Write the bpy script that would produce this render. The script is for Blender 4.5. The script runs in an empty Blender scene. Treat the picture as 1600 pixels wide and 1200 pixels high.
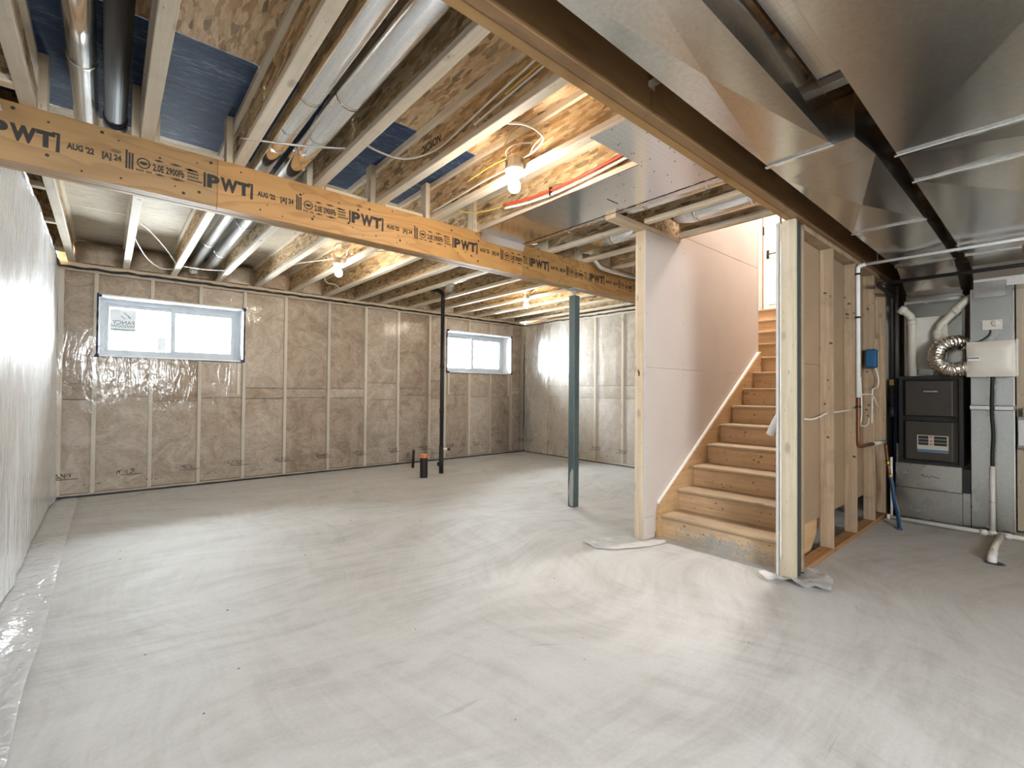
import bpy, bmesh, math, random
from mathutils import Vector, Matrix, noise

SC = bpy.context.scene
COL = SC.collection
RND = random.Random(7)
PI = math.pi

# ------------------------------------------------------------------ camera
YAW, PITCH, ROLL, FPX, EYE = math.radians(49.305), math.radians(.877), math.radians(-.4734), 735.6, 1.25
_r = Vector((math.sin(YAW), -math.cos(YAW), 0))
_f = Vector((math.cos(YAW) * math.cos(PITCH), math.sin(YAW) * math.cos(PITCH), math.sin(PITCH)))
_u = _r.cross(_f)
_c, _s = math.cos(ROLL), math.sin(ROLL)
_R, _U = _r * _c - _u * _s, _r * _s + _u * _c
cam_d = bpy.data.cameras.new('camera')
cam = bpy.data.objects.new('camera', cam_d)
COL.objects.link(cam)
cam.matrix_world = Matrix(((_R.x, _U.x, -_f.x, 0), (_R.y, _U.y, -_f.y, 0), (_R.z, _U.z, -_f.z, EYE), (0, 0, 0, 1)))
cam_d.sensor_width = 36
cam_d.lens = FPX / 1600 * 36
cam_d.clip_start = .02
SC.camera = cam

# ------------------------------------------------------------------ world, daylight, exposure
W = bpy.data.worlds.new('overcast_sky')
SC.world = W
W.use_nodes = True
W.node_tree.nodes['Background'].inputs['Color'].default_value = (.90, .955, 1, 1)
W.node_tree.nodes['Background'].inputs['Strength'].default_value = 62.0
SC.view_settings.view_transform = 'Standard'
SC.view_settings.look = 'None'
SC.view_settings.gamma = 1
SC.view_settings.use_curve_mapping = False
SC.view_settings.exposure = 0.38
SC.cycles.max_bounces = 8
SC.cycles.diffuse_bounces = 4
SC.cycles.glossy_bounces = 4
SC.cycles.transparent_max_bounces = 8
SC.cycles.caustics_reflective = False
SC.cycles.sample_clamp_indirect = 12


def portal(name, loc, direction, sx, sy):
    """marks a window opening so that sky light is sampled through it"""
    d = bpy.data.lights.new(name, 'AREA')
    d.shape = 'RECTANGLE'; d.size = sx; d.size_y = sy
    d.cycles.is_portal = True
    o = bpy.data.objects.new(name, d)
    COL.objects.link(o)
    o.location = loc
    o.rotation_euler = Vector(direction).to_track_quat('-Z', 'Y').to_euler()
    return o


portal('sky_opening_1', (.66, 7.64, 1.98), (0, -1, 0), 1.5, .72)
portal('sky_opening_2', (5.47, 7.64, 1.98), (0, -1, 0), 1.55, .76)
portal('sky_opening_3', (.40, -2.95, 1.88), (0, 1, 0), 1.4, .85)

# ------------------------------------------------------------------ node helpers
MATS = {}


class NT:
    def __init__(s, name):
        s.m = bpy.data.materials.new(name)
        s.m.use_nodes = True
        s.t = s.m.node_tree
        s.t.nodes.clear()
        s.out = s.t.nodes.new('ShaderNodeOutputMaterial')

    def n(s, typ, ins=None, **kw):
        nd = s.t.nodes.new('ShaderNode' + typ)
        for k, v in kw.items():
            setattr(nd, k, v)
        for k, v in (ins or {}).items():
            sock = nd.inputs[k]
            if hasattr(v, 'is_output') or isinstance(v, bpy.types.NodeSocket):
                s.t.links.new(v, sock)
            else:
                if isinstance(v, tuple) and len(v) == 3 and sock.type == 'RGBA':
                    v = v + (1,)
                sock.default_value = v
        return nd

    def math(s, op, a, b=0., clamp=False, c=0.):
        nd = s.n('Math', {0: a, 1: b, 2: c}, operation=op)
        nd.use_clamp = clamp
        return nd.outputs[0]

    def coord(s, scale=(1, 1, 1), rot=(0, 0, 0), loc=(0, 0, 0)):
        tc = s.n('TexCoord')
        return s.n('Mapping', {'Vector': tc.outputs['Object'], 'Scale': scale, 'Rotation': rot, 'Location': loc}).outputs[0]

    def noise(s, vec, scale=5., detail=4., rough=.55, dist=0.):
        return s.n('TexNoise', {'Vector': vec, 'Scale': scale, 'Detail': detail, 'Roughness': rough, 'Distortion': dist}).outputs['Fac']

    def ramp(s, fac, stops):
        nd = s.n('ValToRGB', {'Fac': fac})
        el = nd.color_ramp.elements
        while len(el) < len(stops):
            el.new(.5)
        for e, (p, c) in zip(el, stops):
            e.position = p
            e.color = (c if isinstance(c, tuple) else (c, c, c)) + (1,)
        return nd.outputs['Color']

    def mix(s, fac, a, b, blend='MIX'):
        nd = s.n('Mix', data_type='RGBA', blend_type=blend)
        for k, v in ((0, fac), (6, a), (7, b)):
            if hasattr(v, 'is_output'):
                s.t.links.new(v, nd.inputs[k])
            else:
                nd.inputs[k].default_value = (v + (1,)) if isinstance(v, tuple) and len(v) == 3 else v
        return nd.outputs[2]

    def rand(s):
        return s.n('ObjectInfo').outputs['Random']

    def bump(s, h, strength=.3, dist=.01):
        return s.n('Bump', {'Height': h, 'Strength': strength, 'Distance': dist}).outputs[0]

    def pbsdf(s, color, rough=.6, metal=0., normal=None, **kw):
        ins = {'Base Color': color, 'Roughness': rough, 'Metallic': metal}
        if normal is not None:
            ins['Normal'] = normal
        ins.update(kw)
        p = s.n('BsdfPrincipled', ins)
        s.t.links.new(p.outputs[0], s.out.inputs[0])
        MATS[s.m.name] = s.m
        return s.m

    def done(s, shader):
        s.t.links.new(shader, s.out.inputs[0])
        return s.m


def plain(name, color, rough=.6, metal=0., var=.06, scale=8.):
    t = NT(name)
    nz = t.noise(t.coord(), scale, 5)
    lo = tuple(c * (1 - var) for c in color)
    hi = tuple(min(1, c * (1 + var)) for c in color)
    return t.pbsdf(t.ramp(nz, [(.3, lo), (.7, hi)]), rough, metal, t.bump(nz, .08, .003))


def wood(name, axis, light, dark, rough=.65, knots=True, stain=.25):
    """sawn lumber with the grain along one axis"""
    t = NT(name)
    hi, lo = 26., 1.1
    sc = [hi, hi, hi]
    sc[axis] = lo
    v = t.coord(tuple(sc))
    g1 = t.noise(v, 1., 6, .6, .6)
    sc2 = [c * 4 for c in sc]
    sc2[axis] = 2.5
    g2 = t.noise(t.coord(tuple(sc2)), 1., 3, .6)
    g = t.math('ADD', t.math('MULTIPLY', g1, .7), t.math('MULTIPLY', g2, .3))
    c = t.ramp(g, [(.3, dark), (.5, tuple((a + b) / 2 for a, b in zip(light, dark))), (.66, light)])
    if knots:
        sk = [7.] * 3
        sk[axis] = 3.2
        vr = t.n('TexVoronoi', {'Vector': t.coord(tuple(sk)), 'Scale': 1.})
        kn = t.ramp(vr.outputs['Distance'], [(.0, 1.), (.09, .8), (.16, 0.)])
        c = t.mix(t.math('MULTIPLY', kn, .55), c, tuple(x * .35 for x in dark))
    st = t.ramp(t.noise(t.coord((1, 1, 1)), 5., 5, .6, .4), [(.5, 0.), (.75, 1.)])
    c = t.mix(t.math('MULTIPLY', st, stain), c, tuple(x * .55 for x in dark))
    sn = [60.] * 3
    sn[axis] = 16.
    nick = t.ramp(t.noise(t.coord(tuple(sn), (.2, .2, .2)), 1., 2, .5), [(.70, 0.), (.75, 1.)])
    c = t.mix(t.math('MULTIPLY', nick, .6), c, tuple(x * .3 for x in dark))
    sv = t.math('MULTIPLY_ADD', t.rand(), .22, c=.89)
    hsv = t.n('HueSaturation', {'Color': c, 'Value': sv})
    return t.pbsdf(hsv.outputs[0], rough, 0, t.bump(g, .25, .004))


def osb(name, c0, c1, c2, rough=.75, dark=(.10, .055, .025), dk=.62):
    """pressed strand board: overlapping flakes in three directions"""
    t = NT(name)
    warp = t.n('TexNoise', {'Vector': t.coord(), 'Scale': 9., 'Detail': 2.}).outputs['Color']
    cols = []
    for rot, sc in (((.9, .3, .35), (48, 9, 54)), ((-.7, .4, -.5), (46, 10, 38)), ((1.5, -.3, 1.2), (44, 9, 46))):
        vv = t.n('VectorMath', {0: t.coord(sc, rot), 1: warp}, operation='ADD').outputs[0]
        cols.append(t.n('SeparateColor', {'Color': t.n('TexVoronoi', {'Vector': vv, 'Scale': 1.}).outputs['Color']}).outputs)
    f0, f1, f2 = cols
    m1 = t.ramp(f0[1], [(.45, 0.), (.5, 1.)])
    m2 = t.ramp(f1[1], [(.55, 0.), (.6, 1.)])
    st = [(.0, c0), (.45, c1), (1., c2)]
    c = t.mix(m2, t.mix(m1, t.ramp(f0[0], st), t.ramp(f1[0], st)), t.ramp(f2[0], st))
    dm = t.ramp(f1[2], [(.90, 0.), (.93, 1.)])
    c = t.mix(t.math('MULTIPLY', dm, dk), c, dark)
    fib = t.noise(t.coord((90, 14, 40), (.9, .2, .2)), 1., 4, .6)
    c = t.mix(.45, c, t.ramp(fib, [(.3, .4), (.7, 1.)]), 'MULTIPLY')
    h = t.math('ADD', f0[0], t.math('MULTIPLY', fib, .6))
    return t.pbsdf(c, rough, 0, t.bump(h, .25, .004))


def streaky(name, stops, rough=.6):
    """board face with long fine streaks along x"""
    t = NT(name)
    a = t.noise(t.coord((9, 48, 48), (0, 0, .10)), 1., 6, .68, 1.1)
    b = t.noise(t.coord((1.2, 2.5, 2)), 1.3, 5, .6, .6)
    f = t.math('ADD', t.math('MULTIPLY', a, .68), t.math('MULTIPLY', b, .32))
    return t.pbsdf(t.ramp(f, stops), rough, 0, t.bump(a, .25, .004))


# ------------------------------------------------------------------ materials
SPF_L, SPF_D = (.74, .63, .47), (.54, .42, .28)
WX = wood('spruce_grain_x', 0, SPF_L, SPF_D)
WY = wood('spruce_grain_y', 1, (.83, .76, .64), (.67, .58, .45))
WZ = wood('spruce_grain_z', 2, SPF_L, SPF_D)
STUDA = wood('film_wall_stud', 2, (.90, .81, .66), (.76, .65, .49), stain=.1)
STUDWARM = wood('stud_lumber', 2, (.52, .39, .255), (.32, .215, .13), stain=.45)
PLATE = wood('bottom_plate_lumber', 0, (.52, .28, .13), (.33, .15, .06))
STAIRW = wood('stair_plywood_riser', 1, (.68, .48, .295), (.50, .325, .18), stain=.35)
TREADW = wood('stair_tread_board', 1, (.52, .40, .265), (.38, .275, .165), stain=.3)
SKIRTW = wood('stair_skirt_board', 0, (.64, .42, .23), (.46, .28, .13))
OSBW = osb('osb_web', (.44, .27, .12), (.66, .46, .24), (.84, .67, .43))
OSBF = osb('osb_subfloor', (.42, .25, .12), (.62, .42, .23), (.78, .59, .37))
OSBB = streaky('blue_coated_board', [(.36, (.005, .014, .042)), (.48, (.012, .036, .10)), (.56, (.035, .075, .155)), (.68, (.24, .28, .30))], .75)
OSBP = streaky('pale_board_face', [(.36, (.28, .23, .165)), (.45, (.52, .45, .34)), (.60, (.64, .57, .45))], .7)


def lvl(name, light, dark):
    t = NT(name)
    wp = t.n('TexNoise', {'Vector': t.coord((1.3, 3, 4)), 'Scale': 1., 'Detail': 2.}).outputs['Color']
    vv = t.n('VectorMath', {0: t.coord((.9, 9, 11)), 1: t.n('VectorMath', {0: wp, 1: (0, 5., 5.)}, operation='MULTIPLY').outputs[0]}, operation='ADD').outputs[0]
    ring = t.math('FRACT', t.math('MULTIPLY', t.noise(vv, .33, 1, .4), 9.))
    line = t.ramp(ring, [(.0, 0.), (.55, .25), (.9, 1.), (1., .1)])
    g = t.noise(t.coord((2.5, 60, 60)), 1., 5, .62)
    c = t.ramp(t.noise(t.coord((.8, 2, 3)), 1.2, 4, .6, .8), [(.3, tuple(a * .55 + b * .45 for a, b in zip(light, dark))), (.7, light)])
    c = t.mix(t.math('MULTIPLY', line, .62), c, dark)
    c = t.mix(.25, c, t.ramp(g, [(.3, .55), (.7, 1.)]), 'MULTIPLY')
    vr = t.n('TexVoronoi', {'Vector': t.coord((3.4, 3.4, 7)), 'Scale': 1.})
    kn = t.ramp(vr.outputs['Distance'], [(.0, 1.), (.06, 1.), (.10, 0.)])
    c = t.mix(t.math('MULTIPLY', kn, .7), c, tuple(x * .32 for x in dark))
    return t.pbsdf(c, .5, 0, t.bump(g, .12, .003))


LVL1 = lvl('laminated_veneer_tan', (.42, .25, .098), (.24, .125, .04))
LVL2 = lvl('laminated_veneer_orange', (.54, .295, .10), (.32, .15, .042))
LVL3 = lvl('laminated_veneer_brown', (.43, .245, .085), (.24, .12, .036))
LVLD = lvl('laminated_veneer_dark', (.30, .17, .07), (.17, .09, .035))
INK = plain('black_stamp_ink', (.025, .02, .015), .7)


def concrete():
    t = NT('trowelled_concrete')
    base = t.coord()
    # sweeping trowel strokes: streak noise looked up in coordinates bent by slow noise
    bend = t.n('TexNoise', {'Vector': base, 'Scale': .42, 'Detail': 1.5, 'Roughness': .4}).outputs['Color']
    off = t.n('VectorMath', {0: bend, 1: (2.1, 2.1, 0.)}, operation='MULTIPLY').outputs[0]
    bent = t.n('VectorMath', {0: base, 1: off}, operation='ADD').outputs[0]
    def streak(sc, rot, scale, det, rough, dist):
        v = t.n('Mapping', {'Vector': bent, 'Scale': sc, 'Rotation': (0, 0, rot)}).outputs[0]
        return t.noise(v, scale, det, rough, dist)
    s1 = streak((.9, 3.6, 1), .4, 1., 7, .62, .5)
    s2 = streak((2.2, 15, 1), .4, 1., 6, .65, .6)
    s3 = streak((14, 1.8, 1), .9, 1., 6, .65, .6)
    big = t.noise(base, .5, 4, .5, 1.)
    fine = t.noise(base, 60., 6, .7)
    blot = t.noise(bent, 1.5, 8, .7, 1.4)
    f = t.math('ADD', t.math('MULTIPLY', s1, .24), t.math('MULTIPLY', big, .14))
    f = t.math('ADD', f, t.math('MULTIPLY', blot, .26))
    f = t.math('ADD', f, t.math('MULTIPLY', s2, .20))
    f = t.math('ADD', f, t.math('MULTIPLY', s3, .16))
    c = t.ramp(f, [(.34, (.33, .322, .30)), (.43, (.49, .485, .465)), (.51, (.59, .588, .575)), (.62, (.665, .667, .66))])
    c = t.mix(.22, c, t.ramp(fine, [(.3, .5), (.7, 1.)]), 'MULTIPLY')
    scr = t.ramp(streak((1.1, 30, 1), .5, 1., 3, .5, 1.2), [(.70, 0.), (.76, 1.)])
    c = t.mix(t.math('MULTIPLY', scr, .35), c, (.25, .245, .23))
    h = t.math('ADD', f, t.math('MULTIPLY', fine, .12))
    return t.pbsdf(c, .62, 0, t.bump(h, .3, .012))


CONC = concrete()
CONCW = plain('foundation_concrete', (.42, .41, .39), .85)


def batt(name, lo, mid, hi):
    t = NT(name)
    n1 = t.noise(t.coord(), 3.4, 9, .72, 1.4)
    n2 = t.noise(t.coord((10, 10, 20)), 1.4, 7, .74, 1.8)
    f = t.math('ADD', t.math('MULTIPLY', n1, .6), t.math('MULTIPLY', n2, .4))
    f = t.math('ADD', f, t.math('MULTIPLY_ADD', t.rand(), .15, c=-.075))
    c = t.ramp(f, [(.34, lo), (.5, mid), (.62, hi)])
    spk = t.ramp(t.noise(t.coord((40, 40, 70)), 1., 3, .6), [(.66, 0.), (.74, 1.)])
    c = t.mix(t.math('MULTIPLY', spk, .45), c, tuple(x * .5 for x in lo))
    return t.pbsdf(c, .95, 0, t.bump(n2, .6, .02))


BATT = batt('brown_glass_wool', (.36, .245, .15), (.62, .485, .35), (.82, .70, .56))
BATTW = batt('light_glass_wool', (.50, .42, .33), (.70, .63, .54), (.83, .78, .71))
BATTP = batt('pale_glass_wool', (.52, .49, .44), (.64, .61, .56), (.74, .72, .68))
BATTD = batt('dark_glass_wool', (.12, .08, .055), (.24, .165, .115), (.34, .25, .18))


def poly(name, haze, haze_graze, axis, rough=.14, prints=True, tint=(.90, .92, .95), bump=.5, ior=1.5):
    """clear vapour barrier film: see-through face on, milky and glossy at grazing angles"""
    t = NT(name)
    wv = t.coord((1.2, 1.2, 1.2))
    w1 = t.noise(t.coord((6, 6, .7 if not prints else 1.6)), 1.6, 2, .5, 1.8)
    w2 = t.noise(wv, 5.5, 3, .5, .8)
    h = t.math('ADD', w1, t.math('MULTIPLY', w2, .5 if prints else .2))
    nrm = t.bump(h, bump, .03)
    lw = t.n('LayerWeight', {'Blend': .5, 'Normal': nrm}).outputs['Facing']
    fac = t.math('ADD', t.math('MULTIPLY', t.math('POWER', lw, 3.), haze_graze), haze, True)
    dif = t.n('BsdfDiffuse', {'Color': tint})
    tr = t.n('BsdfTransparent', {'Color': (.985, .985, .985)})
    m1 = t.n('MixShader', {0: fac, 1: tr.outputs[0], 2: dif.outputs[0]})
    gl = t.n('BsdfGlossy', {'Color': (1., 1., 1.), 'Roughness': rough, 'Normal': nrm})
    fr = t.n('Fresnel', {'IOR': ior, 'Normal': nrm}).outputs[0]
    m2 = t.n('MixShader', {0: fr, 1: m1.outputs[0], 2: gl.outputs[0]})
    sh = m2.outputs[0]
    if prints:
        tc = t.n('TexCoord').outputs['Object']
        sp = t.n('SeparateXYZ', {0: tc}).outputs
        u, z = sp[axis], sp[2]
        fu = t.math('FRACT', t.math('DIVIDE', u, .575))
        letters = t.noise(t.coord((75, 75, 60)), 1., 2, .5)
        big = t.math('MULTIPLY', t.math('GREATER_THAN', letters, .54), t.math('MULTIPLY', t.math('LESS_THAN', t.math('ABSOLUTE', t.math('SUBTRACT', z, .255)), .028), t.math('LESS_THAN', t.math('ABSOLUTE', t.math('SUBTRACT', fu, .33)), .16)))
        rule = t.math('MULTIPLY', t.math('LESS_THAN', t.math('ABSOLUTE', t.math('SUBTRACT', z, .215)), .004), t.math('LESS_THAN', t.math('ABSOLUTE', t.math('SUBTRACT', fu, .42)), .18))
        small = t.math('MULTIPLY', t.math('GREATER_THAN', letters, .58), t.math('MULTIPLY', t.math('LESS_THAN', t.math('ABSOLUTE', t.math('SUBTRACT', z, .135)), .012), t.math('LESS_THAN', t.math('ABSOLUTE', t.math('SUBTRACT', fu, .8)), .14)))
        mk = t.math('ADD', big, t.math('ADD', rule, small), True)
        ink = t.n('BsdfDiffuse', {'Color': (.03, .025, .02)})
        sh = t.n('MixShader', {0: t.math('MULTIPLY', mk, .72), 1: sh, 2: ink.outputs[0]}).outputs[0]
    return t.done(sh)


POLYA = poly('vapour_film_back', .05, .40, 0, rough=.12, bump=.2, ior=1.33)
POLYB = poly('vapour_film_right', .15, .5, 1, rough=.34, bump=.10, ior=1.33)
POLYL = poly('vapour_film_left', .55, .75, 1, rough=.22, prints=False, tint=(.91, .95, 1.), bump=.45)
POLYF = poly('vapour_film_loose', .52, .35, 0, rough=.2, prints=False, tint=(.93, .94, .95))
POLYC = poly('vapour_film_clear_scrap', .38, .5, 0, rough=.15, prints=False)


def drywall():
    t = NT('pink_beige_drywall')
    n = t.noise(t.coord(), 3., 5, .5)
    f = t.noise(t.coord(), 90., 3, .6)
    c = t.ramp(n, [(.3, (.58, .51, .46)), (.7, (.605, .535, .485))])
    return t.pbsdf(c, .8, 0, t.bump(f, .06, .002))


DRY = drywall()
DRYBACK = plain('brown_paper_drywall_back', (.33, .225, .135), .85, var=.1, scale=2.)
DRYEDGE = plain('white_gypsum_edge', (.60, .59, .57), .9)


def galv(name, col, rough=.3, spangle=.06, spread=.1):
    t = NT(name)
    vr = t.n('TexVoronoi', {'Vector': t.coord(), 'Scale': 85.})
    f = t.n('SeparateColor', {'Color': vr.outputs['Color']}).outputs[0]
    n = t.noise(t.coord(), 2.2, 4, .5)
    c = t.ramp(f, [(0., tuple(x * (1 - spangle) for x in col)), (1., tuple(min(1, x * (1 + spangle)) for x in col))])
    r = t.math('MULTIPLY_ADD', n, spread, c=rough - spread / 2)
    return t.pbsdf(c, r, 1., t.bump(n, .05, .02))


GALV = galv('galvanised_sheet', (.64, .62, .585), .22)
GALVR = galv('galvanised_round_pipe', (.80, .80, .79), .15, .05, .06)
GALVM = galv('galvanised_matt', (.50, .515, .495), .27, .06)
FOIL = None


def foil():
    t = NT('foil_faced_panel')
    sp = t.n('SeparateXYZ', {0: t.n('TexCoord').outputs['Object']}).outputs
    g = None
    for ax in (0, 1):
        fr = t.math('FRACT', t.math('MULTIPLY', sp[ax], 28.))
        ln = t.math('LESS_THAN', fr, .06)
        g = ln if g is None else t.math('ADD', g, ln, True)
    n = t.noise(t.coord(), 3., 4, .5)
    c = t.mix(t.math('MULTIPLY', g, .4), (.78, .775, .78), (.40, .38, .38))
    return t.pbsdf(c, .20, 1., t.bump(t.math('ADD', n, t.math('MULTIPLY', g, .02)), .10, .02))


FOIL = foil()
STEELG = plain('primed_steel_post', (.066, .097, .10), .5, .2, .12, 4.)
STEELGD = plain('primed_steel_post_dark', (.05, .062, .052), .6, .1)
GREYPRIM = plain('worn_grey_primer', (.34, .34, .32), .7)
ABS = plain('black_abs_plastic', (.006, .006, .007), .55)
BLACKHOSE = plain('black_rubber_hose', (.012, .012, .012), .6)
PVC = plain('white_pvc', (.80, .77, .70), .4)
PVCY = plain('ivory_pvc', (.72, .66, .55), .42)
WHITEP = plain('white_plastic', (.84, .84, .83), .4)
VINYL = plain('white_window_vinyl', (.52, .56, .60), .45)
REVEAL = plain('white_film_window_return', (.86, .88, .90), .5)
ORANGE = plain('orange_pipe_end', (.62, .17, .05), .6)
REDP = plain('red_pex_pipe', (.72, .07, .035), .4)
BLUEP = plain('blue_pipe', (.014, .048, .12), .45)
BLUETAPE = plain('blue_tape', (.006, .012, .06), .6)
COPPER = plain('brown_copper', (.20, .085, .04), .45, .6)
BRASS = plain('brass_fitting', (.55, .38, .10), .35, 1.)
CABLEW = plain('white_cable_sheath', (.80, .78, .72), .5)
CABLEY = plain('yellow_cable_sheath', (.70, .50, .13), .5)
SEAL = plain('black_sealant', (.008, .008, .012), .5)
PORC = plain('white_porcelain', (.88, .87, .84), .3)
BOXMET = galv('zinc_junction_box', (.62, .60, .55), .4)
FURN = plain('dark_brown_enamel', (.050, .043, .036), .42, .3)
FURND = plain('black_enamel', (.018, .017, .016), .45, .2)
CREAM = plain('cream_enamel', (.74, .70, .62), .38)
DOORW = plain('white_door_paint', (.86, .84, .80), .45)
CASING = wood('door_casing_wood', 2, (.40, .22, .10), (.28, .14, .06), knots=False)
DARKHOLE = plain('dark_void', (.01, .008, .006), .95)
BOXBLUE = plain('blue_device_box', (.02, .10, .22), .45)
PAINTW = plain('white_drip_plaster', (.80, .79, .76), .85)
STK_G = plain('sticker_grey_print', (.30, .34, .36), .7)
STK_B = plain('sticker_teal_band', (.35, .46, .47), .7)
STK_W = plain('sticker_white', (.80, .83, .84), .7)


def emis(name, col, strength):
    t = NT(name)
    return t.done(t.n('Emission', {'Color': col, 'Strength': strength}).outputs[0])


BULB = emis('glowing_bulb', (1., .87, .71), 360.)


def glass():
    t = NT('window_glass')
    tr = t.n('BsdfTransparent', {'Color': (.97, .985, .98)})
    gl = t.n('BsdfGlossy', {'Color': (1., 1., 1.), 'Roughness': .02})
    fr = t.n('Fresnel', {'IOR': 1.45}).outputs[0]
    return t.done(t.n('MixShader', {0: fr, 1: tr.outputs[0], 2: gl.outputs[0]}).outputs[0])


GLASS = glass()

# ------------------------------------------------------------------ object helpers
WL = {}


def _link(o, parent):
    COL.objects.link(o)
    if parent is not None:
        o.parent = parent
        o.matrix_parent_inverse = Matrix.Translation(-WL[parent.name])
    WL[o.name] = Vector((0, 0, 0))
    return o


def mesh(name, verts, faces, mat, parent=None, smooth=False):
    me = bpy.data.meshes.new(name)
    me.from_pydata([tuple(v) for v in verts], [], faces)
    if smooth:
        me.polygons.foreach_set('use_smooth', [True] * len(faces))
    me.update()
    me.materials.append(mat)
    return _link(bpy.data.objects.new(name, me), parent)


def empty(name, loc=(0, 0, 0)):
    o = bpy.data.objects.new(name, None)
    COL.objects.link(o)
    o.location = loc
    o.empty_display_size = .1
    WL[o.name] = Vector(loc)
    return o


def tag(o, label, cat, group=None, kind=None):
    o['label'] = label
    o['category'] = cat
    if group:
        o['group'] = group
    if kind:
        o['kind'] = kind
    return o


def thing(name, label, cat, loc=(0, 0, 0), group=None):
    return tag(empty(name, loc), label, cat, group)


def struct(name, label=None, loc=(0, 0, 0)):
    o = empty(name, loc)
    o['kind'] = 'structure'
    if label:
        o['label'] = label
    return o


BF = [(0, 1, 2, 3), (7, 6, 5, 4), (0, 4, 5, 1), (1, 5, 6, 2), (2, 6, 7, 3), (3, 7, 4, 0)]


def bxv(x0, x1, y0, y1, z0, z1):
    return [(x0, y0, z0), (x0, y1, z0), (x1, y1, z0), (x1, y0, z0), (x0, y0, z1), (x0, y1, z1), (x1, y1, z1), (x1, y0, z1)]


def box(name, x0, x1, y0, y1, z0, z1, mat, parent=None, bev=.0):
    if bev <= 0:
        return mesh(name, bxv(x0, x1, y0, y1, z0, z1), BF, mat, parent)
    bm = bmesh.new()
    vs = [bm.verts.new(v) for v in bxv(x0, x1, y0, y1, z0, z1)]
    for f in BF:
        bm.faces.new([vs[i] for i in f])
    bmesh.ops.bevel(bm, geom=bm.edges[:], offset=bev, segments=1, profile=.5, affect='EDGES')
    return frombm(name, bm, mat, parent)


def frombm(name, bm, mat, parent=None, smooth=False):
    bmesh.ops.recalc_face_normals(bm, faces=bm.faces[:])
    me = bpy.data.meshes.new(name)
    bm.to_mesh(me)
    bm.free()
    if smooth:
        me.polygons.foreach_set('use_smooth', [True] * len(me.polygons))
    me.materials.append(mat)
    return _link(bpy.data.objects.new(name, me), parent)


def boxes(name, lst, mat, parent=None):
    V, F = [], []
    for b in lst:
        k = len(V)
        V += bxv(*b)
        F += [tuple(i + k for i in f) for f in BF]
    return mesh(name, V, F, mat, parent)


def prism(name, poly2, plane, d0, d1, mat, parent=None):
    """extrude a polygon; plane 'xz' -> along y, 'yz' -> along x, 'xy' -> along z"""
    def p3(p, d):
        return {'xz': (p[0], d, p[1]), 'yz': (d, p[0], p[1]), 'xy': (p[0], p[1], d)}[plane]
    bm = bmesh.new()
    a = [bm.verts.new(p3(p, d0)) for p in poly2]
    b = [bm.verts.new(p3(p, d1)) for p in poly2]
    bm.faces.new(a)
    bm.faces.new(b[::-1])
    for i in range(len(a)):
        j = (i + 1) % len(a)
        bm.faces.new((a[j], a[i], b[i], b[j]))
    return frombm(name, bm, mat, parent)


def smooth_path(pts, n=6):
    """Catmull-Rom through the points"""
    P = [Vector(p) for p in pts]
    if len(P) < 3:
        return P
    out = []
    for i in range(len(P) - 1):
        p0, p1, p2, p3 = P[max(i - 1, 0)], P[i], P[i + 1], P[min(i + 2, len(P) - 1)]
        for k in range(n):
            t = k / n
            out.append(.5 * ((2 * p1) + (p2 - p0) * t + (2 * p0 - 5 * p1 + 4 * p2 - p3) * t * t + (3 * p1 - p0 - 3 * p2 + p3) * t ** 3))
    out.append(P[-1])
    return out


def tubev(pts, r, n=10, caps=True):
    P = [Vector(p) for p in pts]
    R = r if isinstance(r, (list, tuple)) else [r] * len(P)
    V, F = [], []
    t0 = (P[1] - P[0]).normalized()
    a = t0.orthogonal().normalized()
    for i, p in enumerate(P):
        t = (P[min(i + 1, len(P) - 1)] - P[max(i - 1, 0)]).normalized()
        a = (a - t * a.dot(t)).normalized()
        b = t.cross(a)
        for k in range(n):
            g = 2 * PI * k / n
            V.append(p + (a * math.cos(g) + b * math.sin(g)) * R[i])
    for i in range(len(P) - 1):
        for k in range(n):
            k2 = (k + 1) % n
            F.append((i * n + k, i * n + k2, (i + 1) * n + k2, (i + 1) * n + k))
    if caps:
        F.append(tuple(range(n))[::-1])
        F.append(tuple((len(P) - 1) * n + k for k in range(n)))
    return V, F


def tube(name, pts, r, mat, parent=None, n=10, curve=False, caps=True):
    if curve:
        pts = smooth_path(pts)
    V, F = tubev(pts, r, n, caps)
    o = mesh(name, V, F, mat, parent, True)
    if caps:
        o.data.polygons[len(F) - 1].use_smooth = False
        o.data.polygons[len(F) - 2].use_smooth = False
    return o


def lathe(name, prof, loc, axis, mat, parent=None, n=20):
    """prof: (radius, height) along axis vector from loc"""
    ax = Vector(axis).normalized()
    a = ax.orthogonal().normalized()
    b = ax.cross(a)
    V, F = [], []
    L = Vector(loc)
    for r, h in prof:
        for k in range(n):
            g = 2 * PI * k / n
            V.append(L + ax * h + (a * math.cos(g) + b * math.sin(g)) * max(r, 1e-4))
    for i in range(len(prof) - 1):
        for k in range(n):
            k2 = (k + 1) % n
            F.append((i * n + k, i * n + k2, (i + 1) * n + k2, (i + 1) * n + k))
    F.append(tuple(range(n))[::-1])
    F.append(tuple((len(prof) - 1) * n + k for k in range(n)))
    o = mesh(name, V, F, mat, parent)
    sm = [True] * (len(F) - 2) + [False, False]
    o.data.polygons.foreach_set('use_smooth', sm)
    try:
        o.data.set_sharp_from_angle(angle=math.radians(40))
    except Exception:
        pass
    return o


def gridmesh(name, nu, nv, fn, mat, parent=None, smooth=True):
    V = [fn(i / nu, j / nv) for j in range(nv + 1) for i in range(nu + 1)]
    F = [(j * (nu + 1) + i, j * (nu + 1) + i + 1, (j + 1) * (nu + 1) + i + 1, (j + 1) * (nu + 1) + i) for j in range(nv) for i in range(nu)]
    return mesh(name, V, F, mat, parent, smooth)


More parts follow.
